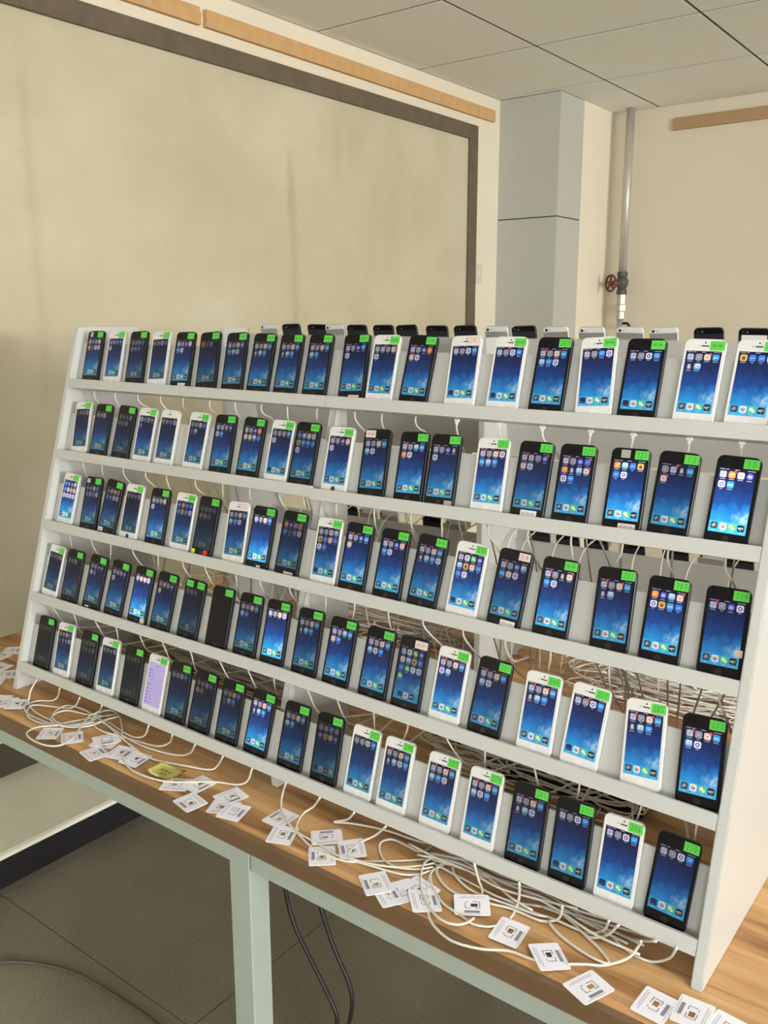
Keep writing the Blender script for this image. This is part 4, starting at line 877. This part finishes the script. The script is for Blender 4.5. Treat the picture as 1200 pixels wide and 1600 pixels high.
CLAB = {0: 'white SIM card frame lying wholly inside the wide cable loop', 1: 'white SIM card frame crossed by the wide cable loop',
 2: 'undermost white SIM card frame of the fanned pile', 3: 'white SIM card frame of the fanned pile touching the looped cables', 4: 'white SIM card frame of the fanned pile nearest the table edge', 5: 'white SIM card frame in the middle of the fanned pile', 6: 'white SIM card frame of the fanned pile nearest the yellow note',
 7: 'white SIM card frame half hidden under the yellow note', 8: 'white SIM card frame overlapping the corner of the yellow note', 9: 'white SIM card frame between the yellow note and the table edge',
 10: 'undermost white SIM card frame of the pile above the table leg', 11: 'white SIM card frame of the table-leg pile closest to the rack', 12: 'topmost white SIM card frame of the pile above the table leg',
 13: 'white SIM card frame under a hanging cable, upper of a touching pair', 14: 'white SIM card frame under a hanging cable, lower of a touching pair', 15: 'white SIM card frame beneath two crossing cables at the middle', 16: 'white SIM card frame behind the one beneath two crossing cables', 17: 'white SIM card frame resting on top of crossing cables at the middle',
 18: 'white SIM card frame at the board-wall end of the overlapping row', 19: 'lowest white SIM card frame of the overlapping row', 20: 'white SIM card frame in the middle of the overlapping row', 21: 'white SIM card frame mostly covered by the tight cable loop card', 22: 'topmost white SIM card frame crossed by the tightest cable loop',
 27: 'white SIM card frame below the end panel foot, farthest from the table end', 28: 'white SIM card frame below the end panel foot, on top of two others', 29: 'white SIM card frame peeping out beside the end panel foot pile'}
for i, ((org, sc), cs, lab, lev) in enumerate(CARDS):
    lab = (CLAB.get(i, lab[0]), lab[1])
    sim(cs, org, sc, lab, lev, i % 3 == 1)
Q = [on_table(a/3, 1040+b/3, .003) for a, b in ((683, 500), (765, 468), (875, 512), (785, 548))]
c = sum(Q, Vector())/4; bm = bmesh.new(); G = []
for i in range(6):
    row = []
    for j in range(6):
        u, v = i/5, j/5; p = (Q[0]*(1-u)+Q[3]*u)*(1-v)+(Q[1]*(1-u)+Q[2]*u)*v
        p = Vector((p.x, p.y, TT+.0045+.006*(abs(u-.5)**2)*2+.004*v*v)); row.append(bm.verts.new(p-c))
    G.append(row)
for i in range(5):
    for j in range(5): bm.faces.new((G[i][j], G[i+1][j], G[i+1][j+1], G[i][j+1]))
geo = bmesh.ops.solidify(bm, geom=bm.faces[:], thickness=.0003)
note = bm_obj('sticky_note', bm, NOTE, None, True); note.location = c; tag(note, 'crumpled yellow sticky note with handwriting among the SIM cards', 'note')
ex = ((Q[2]-Q[1])).normalized(); ey = Vector((-ex.y, ex.x, 0))
me = strokes_mesh('handwriting', '~~~', -.016, .014, -.002, .006, 0, INK, .0009); h1 = mesh_obj('handwriting', me, None, note)
me2 = strokes_mesh('handwriting', '~~', -.006, .012, -.012, -.005, 0, INK, .0009); h2 = mesh_obj('handwriting', me2, None, note)
for hh in (h1, h2): hh.matrix_basis = Matrix(((ex.x, ey.x, 0, 0), (ex.y, ey.y, 0, 0), (0, 0, 1, TT+.0072-c.z), (0, 0, 0, 1)))
